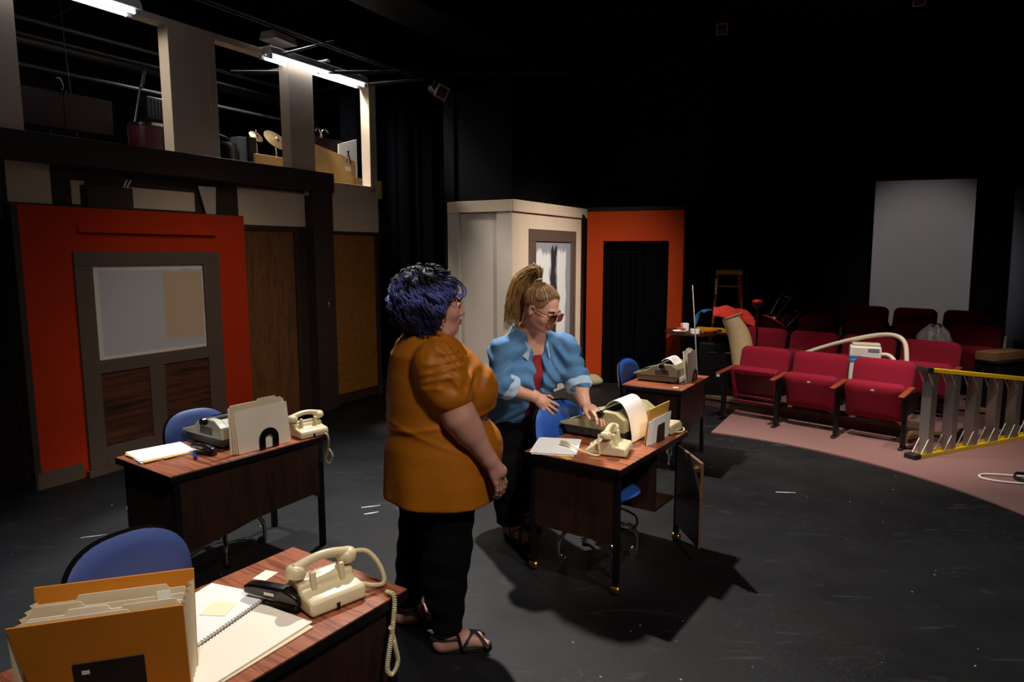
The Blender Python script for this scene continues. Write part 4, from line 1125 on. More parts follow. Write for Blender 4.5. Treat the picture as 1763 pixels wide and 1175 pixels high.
for sx in (-1, 1):
    obj('rail', MB().add([(sx*.24-.012, -.36, 0), (sx*.24+.012, -.36, 0), (sx*.24-.012, -.29, 0), (sx*.24+.012, -.29, 0), (sx*.135-.012, -.075, H_-.05), (sx*.135+.012, -.075, H_-.05), (sx*.135-.012, -.0, H_-.05), (sx*.135+.012, -.0, H_-.05)],
        [(0, 1, 3, 2), (4, 6, 7, 5), (0, 4, 5, 1), (2, 3, 7, 6), (0, 2, 6, 4), (1, 5, 7, 3)]), M['lorange'], ol, bev=.002)
    obj('rear_rail', MB().tube([(sx*.23, .32, 0), (sx*.13, .07, H_-.05)], .018, 6), M['lorange'], ol)
for i in range(4):
    z = .30*(i+1); q = z/(H_-.05); xx = .24-.105*q
    obj('step', MB().box(-xx, xx, -.36+.285*q, -.285+.285*q, z-.012, z+.012), M['alum'], ol)
obj('ladder_top', MB().prism([(-.165, -.10), (.165, -.10), (.15, .10), (-.15, .10)], H_-.05, H_+.0, 'z').prism([(-.17, -.105), (.17, -.105), (.155, .105), (-.155, .105)], H_, H_+.012, 'z'), M['ltop'], ol, bev=.008)
obj('warning_label', MB().box(-.155, -.13, -.1, -.03, H_-.30, H_-.10, Matrix.Translation((-.012, -.04, 0))), M['cream_card'], ol)

# ------------------------------------------------------------------ round table and what lies around it
rt = T('round_table', 'round dark bar table cluttered with tools beside the orange doorway', 'table', (2.28, 8.28, .118), 0)
obj('tabletop', MB().lathe([(.39, .655), (.405, .659), (.405, .677), (.39, .681)], 48), M['darkwood'], rt)
obj('column', MB().cyl((0, 0, .03), (0, 0, .66), .04, 16), M['steel_black'], rt)
obj('base', MB().lathe([(.23, 0), (.23, .015), (.06, .05), (.05, .06)], 32), M['steel_black'], rt)
TZ = .7995; TX, TY = 2.28, 8.28
def at(dx, dy, z=TZ): return (TX+dx, TY+dy, z)
loose('tape_roll', 'white roll of tape on the round table', 'tape roll', MB().lathe([(.022, 0), (.056, 0), (.056, .05), (.022, .05)], 28), M['paper'], loc=at(-.115, -.25))
loose('plastic_tray', 'white dish at the left rim of the round table', 'dish', MB().lathe([(.03, 0), (.06, .004), (.085, .022), (.08, .024), (.05, .008)], 24), M['paper'], loc=at(-.27, -.15))
loose('plastic_packet', 'red and white packet in the dish on the round table', 'packet', MB().cbox((0, 0, .035), (.12, .05, .025), (.1, .2, .5)), M['redplastic'], loc=at(-.25, -.14, TZ+.008), bev=.006)
loose('paper_box', 'small white carton at the back of the round table', 'carton', MB().box(-.04, .04, -.03, .03, 0, .09), M['paper'], loc=at(-.16, .05), rz=.3, bev=.003)
pli = T('pliers', 'pliers with orange and black handles on the round table', 'pliers', at(.04, -.27), .1)
obj('handle', MB().tube(smooth_path([(-.09, -.03, .022), (-.03, -.012, .024), (.05, .0, .022)], 5), .016, 10), M['orangeplastic'], pli)
obj('handle', MB().tube(smooth_path([(-.09, .03, .022), (-.03, .014, .024), (.05, .004, .022)], 5), .014, 10), M['blackplastic'], pli)
obj('jaw', MB().prism([(.04, .012), (.12, .016), (.12, .026), (.04, .034)], -.012, .014), M['gunmetal'], pli)
loose('tool_grip', 'round orange tool grip beside the pliers on the round table', 'tool', MB().ell((0, 0, .03), (.045, .03, .03)), M['orangeplastic'], loc=at(.12, -.24))
for i, (dx, dy, rz, lb) in enumerate([(.20, -.16, -.35, 'front one of two yellow levels lying on the round table'), (.13, -.02, -.5, 'rear yellow level lying across the round table')]):
    lv = T('spirit_level', lb, 'level', at(dx, dy), rz, 'yellow levels')
    obj('body', MB().box(-.16, .16, -.012, .012, 0, .045), M['yellowtool'], lv, bev=.003)
    obj('vial', MB().box(-.03, .03, -.0135, .0135, .012, .035), M['blackplastic'], lv)
cs = T('equipment_case', 'black equipment case with metal latches under the round table', 'case', (2.36, 7.76, .118), R_(-18))
obj('shell', MB().box(-.20, .20, -.05, .18, 0, .60), M['black'], cs, bev=.012)
obj('latch', MB().box(-.10, -.0, -.058, -.05, .49, .505), M['chrome'], cs); obj('latch', MB().box(.08, .15, -.058, -.05, .49, .505), M['chrome'], cs)
obj('label', MB().box(.0, .035, -.053, -.05, .22, .27), M['paper'], cs); obj('label', MB().box(.09, .135, -.053, -.05, .22, .27), M['paper'], cs)
loose('thin_rod', 'thin pale rod leaning upright beside the round table', 'rod', MB().cyl((.0, 0, 0), (-.10, .08, 1.38), .008, 8, .006), M['grey_cream'], loc=(2.10, 7.50, .012))
bo_ = T('canvas_roll', 'thick beige canvas roll leaning between the round table and the seats', 'fabric roll', (2.58, 7.50, .118), 0)
ro = MB().tube(smooth_path([(.02, 0, .08), (.01, .02, .36), (-.04, .05, .68), (-.13, .09, .92)], 6), [.112+.012*math.sin(i*.2) for i in range(19)], 20)
obj('roll', ro, M['bolster'], bo_)
spir = MB()
pts = []
e_ = Vector((-.13, .09, .92)); dxn = Vector((-.09, .04, .24)).normalized(); ux = dxn.cross(Vector((0, 1, 0))).normalized(); uy = dxn.cross(ux)
for i in range(60):
    a = i*.26; r_ = .02+.0017*i; pts.append(e_+dxn*.006+ux*r_*math.cos(a)+uy*r_*math.sin(a))
obj('rolled_end', spir.tube(pts, .006, 6), M['bolster'], bo_)
def clothfn(u, v):
    x = (u-.5)*.46; y = (v-.5)*.30
    z = -.55*x*x*(1 if x < 0 else 2.6)-.9*max(0, abs(y)-.06)**1.2+.012*math.sin(14*u+5*v)+.008*math.sin(23*v-9*u)
    return (x, y, z), (0, 0, 1)
loose('red_cloth', 'crumpled red cloth draped over the canvas roll', 'cloth', MB().sheet(clothfn, 30, 20, .012), M['redcloth'], loc=(2.50, 7.64, 1.115), rot=(.2, .14, -.25))
loose('blue_cable', 'coil of blue cable hanging behind the round table', 'cable', MB().tube(smooth_path([(-.12, 0, -.14), (-.09, .02, -.03), (-.02, 0, .02), (.10, .01, .01), (.16, 0, -.02)], 8), .010, 8).tube(smooth_path([(-.10, .02, -.15), (-.06, .03, -.02), (.0, .02, .03), (.10, .03, .02), (.16, .02, .0)], 8), .012, 8).tube(smooth_path([(-.02, -.01, .0), (.05, -.01, .035), (.12, .0, .02)], 6), .013, 8), M['bluecable'], loc=(2.42, 8.55, 1.0))
# tipped chairs on the seats
tc = T('bar_stool', 'black metal stool tipped over with its legs in the air behind the second row', 'stool', (3.20, 8.22, .90), rot=Vector((-.62, -.1, -.78)).to_track_quat('Z', 'Y').to_euler())
obj('seat', MB().lathe([(.02, -.02), (.17, -.02), (.18, .0), (.17, .03), (.05, .04)], 28), M['blackplastic'], tc)
obj('seat_trim', MB().tube([(.176*math.cos(2*PI*i/28), .176*math.sin(2*PI*i/28), .02) for i in range(28)], .012, 8, closed=True), M['redgloss'], tc)
for k in range(4):
    a = PI/4+PI/2*k; c, s = math.cos(a), math.sin(a)
    obj('leg', MB().cyl((.12*c, .12*s, -.02), (.20*c, .20*s, -.52), .011, 8), M['gunmetal'], tc)
obj('leg_ring', MB().tube([(.165*math.cos(2*PI*i/28), .165*math.sin(2*PI*i/28), -.30) for i in range(28)], .007, 6, closed=True), M['gunmetal'], tc)
ms = T('music_stand', 'thin black stand post rising in front of the second row seats', 'stand', (2.70, 7.44, .118), 0)
obj('post', MB().cyl((0, 0, .02), (.0, .05, 1.04), .011, 10), M['steel_black'], ms)
for k in range(3):
    a = 2*PI*k/3; obj('leg', MB().cyl((0, 0, .12), (.09*math.cos(a), .09*math.sin(a), .0), .007, 8), M['steel_black'], ms)
hd = obj('head', MB().ell((0.0, .05, 1.07), (.06, .05, .045)), M['blackplastic'], ms)
obj('cap', MB().ell((-.01, .04, 1.095), (.058, .05, .03)), M['redgloss'], hd)

# white machine with a hose, plastic bag, boxes
vm = T('hose_machine', 'white box machine with a cream ribbed hose behind the front row', 'appliance', row_pt(1.16, .72, .118), RA+.35)
obj('shell', MB().box(-.14, .14, -.10, .10, .0, .71), M['appliance'], vm, bev=.02, seg=3)
obj('lid', MB().box(-.12, .13, -.08, .09, .71, .735), M['hose'], vm, bev=.008)
obj('blue_trim', MB().box(-.141, -.03, -.102, -.09, .58, .615).box(-.135, -.06, -.102, -.09, .545, .575), M['applblue'], vm, bev=.003)
obj('name_plate', MB().box(.02, .12, -.103, -.098, .655, .69), M['greyboard'], vm, bev=.002)
def ribbed(pts, r):
    path = smooth_path(pts, 14)
    return MB().tube(path, [r*(1+.07*(i % 2)) for i in range(len(path))], 12)
def hp(px, py, d): return None
hz = [row_pt(.60, .66, .70), row_pt(.78, .70, .78), row_pt(1.02, .74, .87), row_pt(1.26, .78, .935), row_pt(1.42, .76, .94), row_pt(1.51, .72, .88), row_pt(1.55, .66, .74), row_pt(1.56, .62, .60)]
inv = Matrix.Translation(vm.location) @ Euler(vm.rotation_euler).to_matrix().to_4x4(); inv.invert()
obj('hose', ribbed([inv @ Vector(p) for p in hz], .021), M['hose'], vm)
obj('hose_end', ribbed([inv @ Vector(p) for p in (row_pt(1.30, .70, .75), row_pt(1.38, .70, .75), row_pt(1.44, .68, .70), row_pt(1.46, .66, .60))], .02), M['hose'], vm)
def bagfn(u, v):
    a = 2*PI*u; z = v
    r = (.155+.03*math.sin(3*a+1)+.018*math.sin(7*a+4*v)+.012*math.sin(11*a-9*v))*(math.sin(PI*min(1, .18+.80*v*.93))**.6)
    return (r*math.cos(a)*1.12, r*.75*math.sin(a), .34*v+.02*math.sin(5*a)*v), (math.cos(a), math.sin(a), .2)
loose('plastic_bag', 'crumpled clear plastic bag standing behind the second row', 'bag', MB().sheet(bagfn, 56, 18, .002), M['plasticbag'], loc=row_pt(1.60, 1.50, .66), rz=.3)
rb = T('platform_box', 'big black platform box at the right beyond the lying ladder', 'platform box', (4.74, 6.55, .012), LA)
obj('box_body', MB().box(0, 1.5, 0, .24, 0, .655), M['black'], rb, bev=.006)
obj('lid_edge', MB().box(-.01, 1.51, -.01, .25, .655, .675), M['black'], rb, bev=.004)
loose('platform_box', 'black block stacked on the big platform box at the right edge', 'platform box', MB().box(.62, 1.2, .03, .24, 0, .15), M['black'], loc=(4.74, 6.55, .688), rz=LA, bev=.006)
loose('cardboard_tray', 'long flat cardboard box lying on the platform box right of the second row', 'box', MB().box(.0, .52, .05, .24, 0, .085).box(.5, .521, .049, .241, .0, .02), M['cardboard'], loc=(4.74, 6.55, .688), rz=LA, bev=.004)
for i, (x, y, rz, z, lb) in enumerate([(3.98, 6.22, .25, .012, 'lower pine plank on the carpet behind the yellow ladder'), (3.98, 6.28, .45, .056, 'upper pine plank crossing behind the yellow ladder')]):
    loose('wooden_plank', lb, 'plank', MB().box(-.42, .42, -.05, .05, 0, .042), M['plank'], loc=(x, y, z), rz=rz, bev=.003)
loose('white_cable', 'white cable looped on the carpet at the right edge', 'cable', MB().tube(smooth_path([(.62, .0, .006), (.3, .10, .006), (.05, .14, .006), (-.03, .06, .006), (.05, -.03, .006), (.30, -.10, .006), (.6, -.16, .006)], 8), .0095, 8), M['whitecable'], loc=(3.66, 5.05, .014), rz=-.05)
loose('black_cable', 'small coil of black cable next to the white cable loop', 'cable', MB().tube([((.10+.003*(i % 7))*math.cos(i*.3), (.10+.003*(i % 7))*math.sin(i*.3), .006+.0003*i) for i in range(80)], .005, 6), M['rubber'], loc=(3.98, 5.06, .014))
loose('white_board', 'big white board standing upright behind the back row', 'board', MB().box(-.61, .61, -.01, .01, 0, 2.44), M['white'], loc=(5.62, 9.42, .30), rot=(R_(-3.5), 0, math.atan2(-.31, .95)), bev=.002)
loose('grey_board', 'grey blue board at the right edge of the photo beyond the white one', 'board', MB().box(0, 1.2, -.012, .012, 0, 2.3), M['greyboard'], loc=(6.52, 8.95, .30), rot=(R_(-3), 0, math.atan2(-.31, .95)))

# scraps on the stage floor
for i, (x, y, rz, l, w, lb) in enumerate([(-2.60, 4.05, .35, .14, .010, 'long white tape strip on the floor left of the left desk'), (-.98, 4.55, .35, .13, .014, 'upper pale tape strip on the floor beside the mustard top'), (-.95, 4.43, .45, .10, .018, 'lower pale tape strip on the floor beside the mustard top'), (2.01, 4.83, -.10, .14, .016, 'white tape strip on the black floor below the ladder')]):
    loose('tape_strip', lb, 'tape', MB().prism([(-l/2, -w/3), (0, -w/2), (l/2, -w/5), (l/2, w/4), (0, w/2), (-l/2, w/3)], 0, .001, 'z'), M['tapes'], loc=(x, y, .0005), rz=rz)
loose('paper_scrap', 'crumpled pinkish scrap on the floor left of the left desk', 'scrap', MB().prism([(-.03, -.02), (.02, -.025), (.03, .02), (-.01, .03)], 0, .02, 'z'), M['cream_card'], loc=(-2.62, 4.52, .0), rz=.3, rot=(.2, .1, .3))

# ------------------------------------------------------------------ band booth seen through the upper windows
def booth(name, label, cat, s, d, z, rz=0., group=None, rot=None):
    return T(name, label, cat, facade_pt(s, d, z), RZ+rz, group, None, rot)
BF = 2.42
for i, (s, lb) in enumerate(((.54, 'left one of two dark maroon music desk boards in the first upper window'), (.95, 'right one of two dark maroon music desk boards in the first upper window'))):
    b = booth('music_stand', lb, 'music stand', s, -.62, BF, 0, 'wide band music stands')
    obj('desk_board', MB().box(-.20, .205, -.012, .012, .36, .65), M['maroonboard'], b, bev=.003)
    obj('top_edge', MB().box(-.20, .205, -.016, .016, .648, .655), M['gunmetal'], b)
    obj('post', MB().cyl((.10 if i == 0 else -.1, .03, .02), (.10 if i == 0 else -.1, .03, .40), .012, 10), M['gunmetal'], b)
    obj('base', MB().lathe([(.12, 0), (.12, .012), (.02, .025)], 20, Matrix.Translation((.10 if i == 0 else -.1, .03, 0))), M['steel_black'], b)
gl = booth('gooseneck_lamp', 'small gooseneck lamp clipped on the maroon music boards', 'lamp', .745, -.60, BF+.655)
obj('neck', MB().tube(smooth_path([(0, 0, 0), (-.005, -.01, .06), (-.03, -.02, .10), (-.065, -.03, .10)], 6), .007, 8), M['chrome'], gl)
obj('clip', MB().box(-.02, .02, -.02, .02, -.01, .02), M['chrome'], gl, bev=.003)
mc = booth('microphone_stand', 'leaning grey microphone stand in the first upper window', 'stand', 1.18, -.5, BF)
obj('pole', MB().cyl((.0, 0, .03), (.20, 0, .88), .009, 10), M['gunmetal'], mc); obj('boom', MB().cyl((.185, -.01, .80), (.225, -.01, .955), .018, 10), M['gunmetal'], mc)
obj('base', MB().lathe([(.13, 0), (.13, .012), (.02, .03)], 20), M['steel_black'], mc)
sk_ = booth('amplifier', 'small grey amplifier behind the leaning microphone stand', 'amplifier', 1.78, -.95, BF)
obj('cabinet', MB().box(-.13, .13, -.10, .10, .62, .83), M['twbase'], sk_, bev=.01); gr = MB()
for k in range(7): gr.box(-.12+.035*k, -.105+.035*k, -.106, -.099, .64, .81)
obj('grille', gr, M['gunmetal'], sk_); obj('stand_leg', MB().cyl((-.08, 0, 0), (.06, 0, .62), .012, 8).cyl((.08, 0, 0), (-.06, 0, .62), .012, 8), M['steel_black'], sk_)
dm = booth('floor_tom', 'dark maroon floor tom drum at the right of the first upper window', 'drum', 1.40, -.48, BF)
obj('drum_shell', MB().lathe([(.17, .15), (.17, .47)], 32), M['redlac'], dm); obj('hoop', MB().lathe([(.172, .45), (.178, .455), (.178, .48), (.165, .482)], 32), M['chrome'], dm)
for k in range(3):
    a = 2*PI*k/3+.9; obj('leg', MB().cyl((.18*math.cos(a), .18*math.sin(a), .0), (.18*math.cos(a), .18*math.sin(a), .44), .008, 8), M['chrome'], dm)
bc = booth('band_chair', 'black rounded chair back in the middle upper window', 'chair', 2.20, -.42, BF)
v, f = superback(.32, .34, .03, 2.4); v = [(y, x, z+.27) for x, y, z in v]
obj('backrest', MB().add(v, f), M['blackplastic'], bc)
obj('back_tube', MB().tube(smooth_path([(-.22, .05, .50), (-.05, .05, .50), (.06, .05, .47), (.09, .05, .36), (.10, .05, .0)], 6), .011, 8), M['gunmetal'], bc)
obj('seat', MB().box(-.18, .18, .03, .30, .04, .07), M['blackplastic'], bc, bev=.01)
ca = booth('speaker_case', 'dark case with a pale side beside the black chair back', 'case', 2.47, -.50, BF)
obj('case_body', MB().box(.0, .10, -.08, .10, .0, .53), M['black'], ca, bev=.005); obj('pale_side', MB().box(-.10, .0, -.05, .08, .0, .52), M['greyboard'], ca, bev=.004)
for i, (s, z, r, lb) in enumerate(((3.07, .66, .085, 'smaller bronze cymbal at the left in the middle upper window'), (3.36, .66, .155, 'larger bronze cymbal at the right in the middle upper window'))):
    cy = booth('cymbal', lb, 'cymbal', s, -1.0, BF, 0, 'cymbals on stands')
    Mt = Matrix.Translation((0, 0, z)) @ Matrix.Rotation(R_(50), 4, 'X')
    obj('plate', MB().lathe([(r, 0), (r*.5, .012), (r*.22, .018), (r*.16, .035), (.012, .042)], 36, Mt), M['cymbal'], cy)
    obj('stand', MB().cyl((0, 0, .02), (0, 0, z+.0), .009, 10).cyl((0, 0, z-.22), (0, 0, z-.10), .016, 10).cyl((0, 0, z+.04), (0, 0, z+.075), .012, 10), M['chrome'], cy)
    for k in range(3):
        a = 2*PI*k/3; obj('stand_leg', MB().cyl((0, 0, .22), (.2*math.cos(a), .2*math.sin(a), .0), .006, 6), M['chrome'], cy)
pw = booth('plywood_barrier', 'sloping plywood barrier with a slot hole in the last upper window', 'barrier', 3.12, -.20, BF)
hole = (.545, .655, .29, .345)
pb = MB().prism([(-.1, 0), (hole[0], 0), (hole[0], .455), (-.1, .56)], 0, .018).prism([(hole[1], 0), (.72, 0), (.72, .41), (hole[1], .425)], 0, .018)
pb.prism([(hole[0], 0), (hole[1], 0), (hole[1], hole[2]), (hole[0], hole[2])], 0, .018).prism([(hole[0], hole[3]), (hole[1], hole[3]), (hole[1], .425), (hole[0], .455)], 0, .018)
obj('board', pb, M['skyply'], pw); obj('sill_board', MB().box(.70, 1.2, 0, .02, 0, .225), M['skyply'], pw)
loose('plywood_barrier', 'plywood barrier with a stepped top in the middle upper window', 'barrier', MB().prism([(-.1, 0), (.9, 0), (.9, .40), (.72, .385), (.42, .37), (.36, .42), (.0, .42), (-.1, .41)], 0, .018), M['skyply'], loc=facade_pt(2.02, -.80, BF), rz=RZ)
loose('drum_bench', 'low tan wooden bench under the cymbals in the middle window', 'bench', MB().box(-.26, .20, -.02, .16, 0, .36), M['skyply'], loc=facade_pt(2.78, -.40, BF), rz=RZ, bev=.004)
loose('white_foam_board', 'bright white foam board leaning in the last upper window', 'panel', MB().prism([(0, 0), (.35, 0), (.35, .76), (.02, .66)], 0, .012), M['paper'], loc=facade_pt(3.92, -.55, BF), rz=RZ)
m2 = booth('music_stand', 'black music stand with two curved clip lamps in the last upper window', 'music stand', 3.80, -.62, BF)
obj('desk_board', MB().box(-.24, .28, -.01, .01, .50, .71), M['maroonboard'], m2); obj('top_edge', MB().box(-.24, .28, -.014, .014, .708, .716), M['gunmetal'], m2)
obj('post', MB().cyl((0, .02, 0), (0, .02, .52), .012, 10), M['gunmetal'], m2)
for sx in (-1, 1): obj('clip_lamp', MB().tube(smooth_path([(-.09, 0, .71), (-.09+sx*.015, -.01, .78), (-.09+sx*.06, -.02, .81), (-.09+sx*.105, -.03, .775)], 6), .008, 8), M['chrome'], m2)
obj('clip', MB().ell((-.09, -.01, .73), (.02, .02, .03)), M['chrome'], m2)
sc_ = booth('stand_clamp', 'small black clamp hooked on the sloping plywood barrier', 'clamp', 3.68, -.17, BF+.42)
obj('arm', MB().cyl((-.03, 0, -.04), (.01, 0, .08), .008, 8).cyl((.05, 0, -.05), (.01, 0, .08), .008, 8).ell((.01, 0, .09), (.018, .018, .02)), M['steel_black'], sc_)
# pipes and lighting grid
def pipe(label, a, b, r=.02, m='pipe', name='ceiling_pipe', group=None): return tag(obj(name, MB().cyl(a, b, r, 12), M[m]), label, 'pipe', group)
for lb, d, z, r in (('upper long pipe across the booth ceiling', -2.0, 4.01, .026), ('middle thin pipe across the booth ceiling', -2.0, 3.86, .016), ('lowest long pipe across the booth behind the instruments', -2.0, 3.57, .022), ('thick dark duct pipe deep in the booth', -2.9, 4.05, .06)):
    pipe(lb, facade_pt(-.6, d, z), facade_pt(5.4, d, z), r)
for lb, s in (('cross pipe in the booth above the middle window', 3.5), ('cross pipe in the booth above the last window', 4.55), ('cross pipe in the booth above the first window', 1.0)):
    pipe(lb, facade_pt(s, -.25, 3.92), facade_pt(s+.55, -2.6, 4.12), .022)
pipe('thin conduit under the bulkhead, nearer one', facade_pt(-1, .52, 3.78), facade_pt(5.6, .52, 3.80), .011)
pipe('thin conduit under the bulkhead, farther one', facade_pt(-1, .40, 3.80), facade_pt(5.6, .40, 3.82), .010)
pipe('slanting pipe arm past the right end of the tube light', facade_pt(3.75, .10, 3.67), facade_pt(4.3, .50, 3.80), .018)
pipe('slanting bracket arm over the tube light', facade_pt(2.38, .12, 3.66), facade_pt(2.75, .55, 3.83), .012)
lad_ = tag(obj('hanging_cord', MB().cyl(facade_pt(.98, -1.0, 4.3), facade_pt(1.05, -1.0, 2.7), .003, 6), M['pipe']), 'thin vertical cord hanging in the first upper window', 'cord')

def fluoro(s0, s1, d, z, label):
    t = booth('tube_light', label, 'light fixture', s0, d, z, 0, 'twin fluorescent tube fixtures')
    L = s1-s0
    obj('housing', MB().prism([(-.115, .0), (-.085, .075), (.085, .075), (.115, .0)], -.02, L+.02, 'x'), M['fixture'], t, bev=.003)
    for sy in (-.055, .055):
        obj('tube', MB().cyl((.02, sy, -.018), (L-.02, sy, -.018), .014, 14), M['tube'], t)
        obj('socket', MB().box(-.02, .02, sy-.02, sy+.02, -.036, .0).box(L-.02, L+.02, sy-.02, sy+.02, -.036, 0), M['fixture'], t, bev=.003)
    return t
fluoro(-.30, .96, .075, 3.665, 'bright twin tube light over the first upper window')
fluoro(2.30, 3.66, .075, 3.655, 'bright twin tube light over the last upper window')
loose('tube_end', 'white end box of another lamp fitting left of the bright twin tube', 'light fitting', MB().prism([(-.10, .0), (-.075, .07), (.075, .07), (.10, .0)], -.0, .30, 'x'), M['fixture'], loc=facade_pt(2.13, .30, 3.73), rz=RZ+.12)
def stage_lamp(loc, rot, label, m='gel'):
    t = T('stage_light', label, 'stage light', loc, 0, 'stage lights', None, rot)
    obj('gel_frame', MB().box(-.07, .07, -.005, .005, -.07, -.055).box(-.07, .07, -.005, .005, .055, .07).box(-.07, -.055, -.005, .005, -.055, .055).box(.055, .07, -.005, .005, -.055, .055), M[m], t)
    obj('lens', MB().lathe([(.056, -.004), (.056, .0), (.0, .012)], 24, Matrix.Rotation(PI/2, 4, 'X')), M['twbase'], t)
    obj('lamp_body', MB().cyl((0, .01, 0), (0, .24, 0), .062, 18, .05), M['steel_black'], t)
    obj('yoke', MB().tube([(-.075, .10, 0), (-.075, .10, .12), (.075, .10, .12), (.075, .10, 0)], .008, 6).cyl((0, .10, .12), (0, .10, .22), .012, 8), M['steel_black'], t)
    return t
stage_lamp((-.74, 7.5, 3.43), (R_(20), R_(18), R_(40)), 'pinkish square stage light hanging at the end of the pipe beside the long curtain')
stage_lamp((2.636, 9.0, 4.53), (R_(25), 0, R_(-8)), 'small square stage light high above the orange doorway')
stage_lamp((5.03, 8.9, 4.84), (R_(25), 0, R_(-25)), 'stage light cut by the top edge above the seats')
pipe('dark lighting pipe carrying the stage lights above the seats', (.5, 9.12, 4.70), (6.5, 9.12, 5.05), .024, 'black')
pipe('dark lighting pipe carrying the stage light by the curtain', (-3.0, 7.6, 3.66), (.6, 7.6, 3.66), .02, 'black')

# ------------------------------------------------------------------ people
def head_sdf(sd, Mh, S=1.):
    R3 = Mh.to_3x3().normalized().to_euler()
    def P(x, y, z): return tuple(Mh @ Vector((x*S, y*S, z*S)))
    def E(c, r, k, op='u'): sd.ell(P(*c), tuple(q*S for q in r), k, op, rot=R3)
    E((-.012, 0, .030), (.100, .077, .088), .02)
    E((.024, 0, -.030), (.070, .063, .086), .03)
    E((.040, 0, -.082), (.046, .047, .032), .025)
    E((.074, 0, -.098), (.017, .020, .016), .018)
    for s in (-1, 1):
        E((.060, s*.036, -.036), (.028, .026, .028), .02)
        E((-.006, s*.078, -.010), (.021, .010, .032), .006)
        E((.004, s*.084, -.008), (.010, .006, .016), .004, 's')
    sd.cap(P(.086, -.034, .020), P(.086, .034, .020), .010*S, .010*S, .012)
    for s in (-1, 1): E((.102, s*.032, .000), (.014, .018, .012), .010, 's')
    sd.cap(P(.090, 0, .006), P(.106, 0, -.034), .008*S, .0125*S, .010)
    for s in (-1, 1): E((.098, s*.012, -.040), (.010, .008, .008), .006)
    E((.090, 0, -.066), (.011, .026, .015), .012)
    return sd
def head_parts(parent, Mh, S, prefix_m, brow='#3a2a20'):
    def loc(x, y, z): return Mh @ Vector((x*S, y*S, z*S))
    for s in (-1, 1):
        e = obj('eye', MB().ell(loc(.0835, s*.032, .0), (.0115*S,)*3, 14, 10), M['eyewhite'], parent)
        obj('iris', MB().ell(loc(.0915, s*.031, -.002), (.0048*S,)*3, 10, 8), M['iris'], e)
        obj('eyelid', MB().tube([loc(.0925, s*.017, .004), loc(.0965, s*.032, .0085), loc(.089, s*.049, .003)], [.003*S, .0042*S, .003*S], 8), prefix_m, e)
        obj('eyebrow', MB().tube([loc(.097, s*.015, .020), loc(.097, s*.034, .027), loc(.085, s*.053, .020)], [.0032*S, .0036*S, .002*S], 8, flat=.8), M['brow'], parent)
    lp = MB().tube([loc(.0945, -.024, -.068), loc(.101, -.008, -.0625), loc(.1015, 0, -.064), loc(.101, .008, -.0625), loc(.0945, .024, -.068)], [.002*S, .0048*S, .0045*S, .0048*S, .002*S], 10)
    lp.tube([loc(.0945, -.023, -.0695), loc(.100, -.008, -.0735), loc(.1005, 0, -.0745), loc(.100, .008, -.0735), loc(.0945, .023, -.0695)], [.002*S, .0050*S, .0055*S, .0050*S, .002*S], 10)
    obj('lips', lp, M['lip'], parent)
M['brow'] = mat('brow_hair', '#3a2a20', .8, var=0)

def foot_sdf(sd, ankle, d, S=1.):
    """bare foot: heel below the ankle, five toes along d"""
    a = Vector(ankle); d = Vector(d); d.z = 0; d.normalize(); s = Vector((-d.y, d.x, 0))
    sd.cap(a, (a.x, a.y, .055), .042*S, .040*S, .03)
    h = Vector((a.x, a.y, 0))-d*.035; h.z = .045
    sd.ell(h, (.034,)*3, .03)
    sd.cap((a.x, a.y, .065), tuple(a+d*.11+Vector((0, 0, .048-a.z))), .036, .026, .03)
    for sx in (-1, 1): sd.cap(tuple(h+s*.0+Vector((0, 0, -.008))), tuple(Vector((a.x, a.y, .042))+d*.125+s*sx*.022), .03, .020, .03)
    for i, (o, l, r) in enumerate(((-.034, .040, .0125), (-.014, .044, .0095), (.003, .040, .009), (.019, .034, .0088), (.034, .026, .0085))):
        b = Vector((a.x, a.y, .038))+d*(.125-abs(i-1)*.006)+s*o*.9
        sd.cap(b, b+d*l*.6+Vector((0, 0, -.006)), r*1.05, r, .008).cap(b+d*l*.6+Vector((0, 0, -.006)), b+d*l+Vector((0, 0, -.012)), r, r*.95, .004)
    return sd

# ---------------- the person in the mustard top (local: +x is where they face)
p1 = T('person', 'person in a mustard short sleeved tunic with curly blue violet hair, standing', 'person', (-.345, 2.94, 0), R_(20))
def L1(x, y, z):
    v = Matrix.Rotation(-R_(20), 3, 'Z') @ Vector((x+.345, y-2.94, 0)); return Vector((v.x, v.y, z))
Mh1 = Matrix.Translation((.015, 0.0, 1.535)) @ Matrix.Rotation(R_(-6), 4, 'Z') @ Matrix.Rotation(R_(4), 4, 'Y')
S1 = 1.12
body = SDF(.03); head_sdf(body, Mh1, S1)
body.cap((-.02, 0, 1.36), (-.005, 0, 1.46), .075, .066, .04)
body.ell((.045, 0, 1.42), (.06, .06, .04), .03)
body.loft([(.80, .0, 0, .17, .19), (1.0, .0, 0, .19, .20), (1.2, .0, 0, .18, .20), (1.34, -.01, 0, .12, .17), (1.39, -.02, 0, .08, .09)], .05)
shR, elR, wrR = Vector((-.03, -.205, 1.31)), Vector((.045, -.262, 1.085)), Vector((.165, -.272, .90))
shL, elL, wrL = Vector((-.03, .205, 1.31)), Vector((-.01, .285, 1.08)), Vector((.03, .30, .86))
for s, e, w_ in ((shR, elR, wrR), (shL, elL, wrL)):
    body.chain([s, e, w_], [.083, .066, .036], .03)
    body.ell(tuple((s+e)/2), (.08, .078, .09), .04); body.ell(tuple(e.lerp(w_, .3)), (.058, .056, .062), .03)
ankR, ankL = L1(-.275, 2.825, .10), L1(-.485, 3.055, .10)
kneeR, kneeL = Vector((.02, -.125, .46)), Vector((-.03, .13, .46))
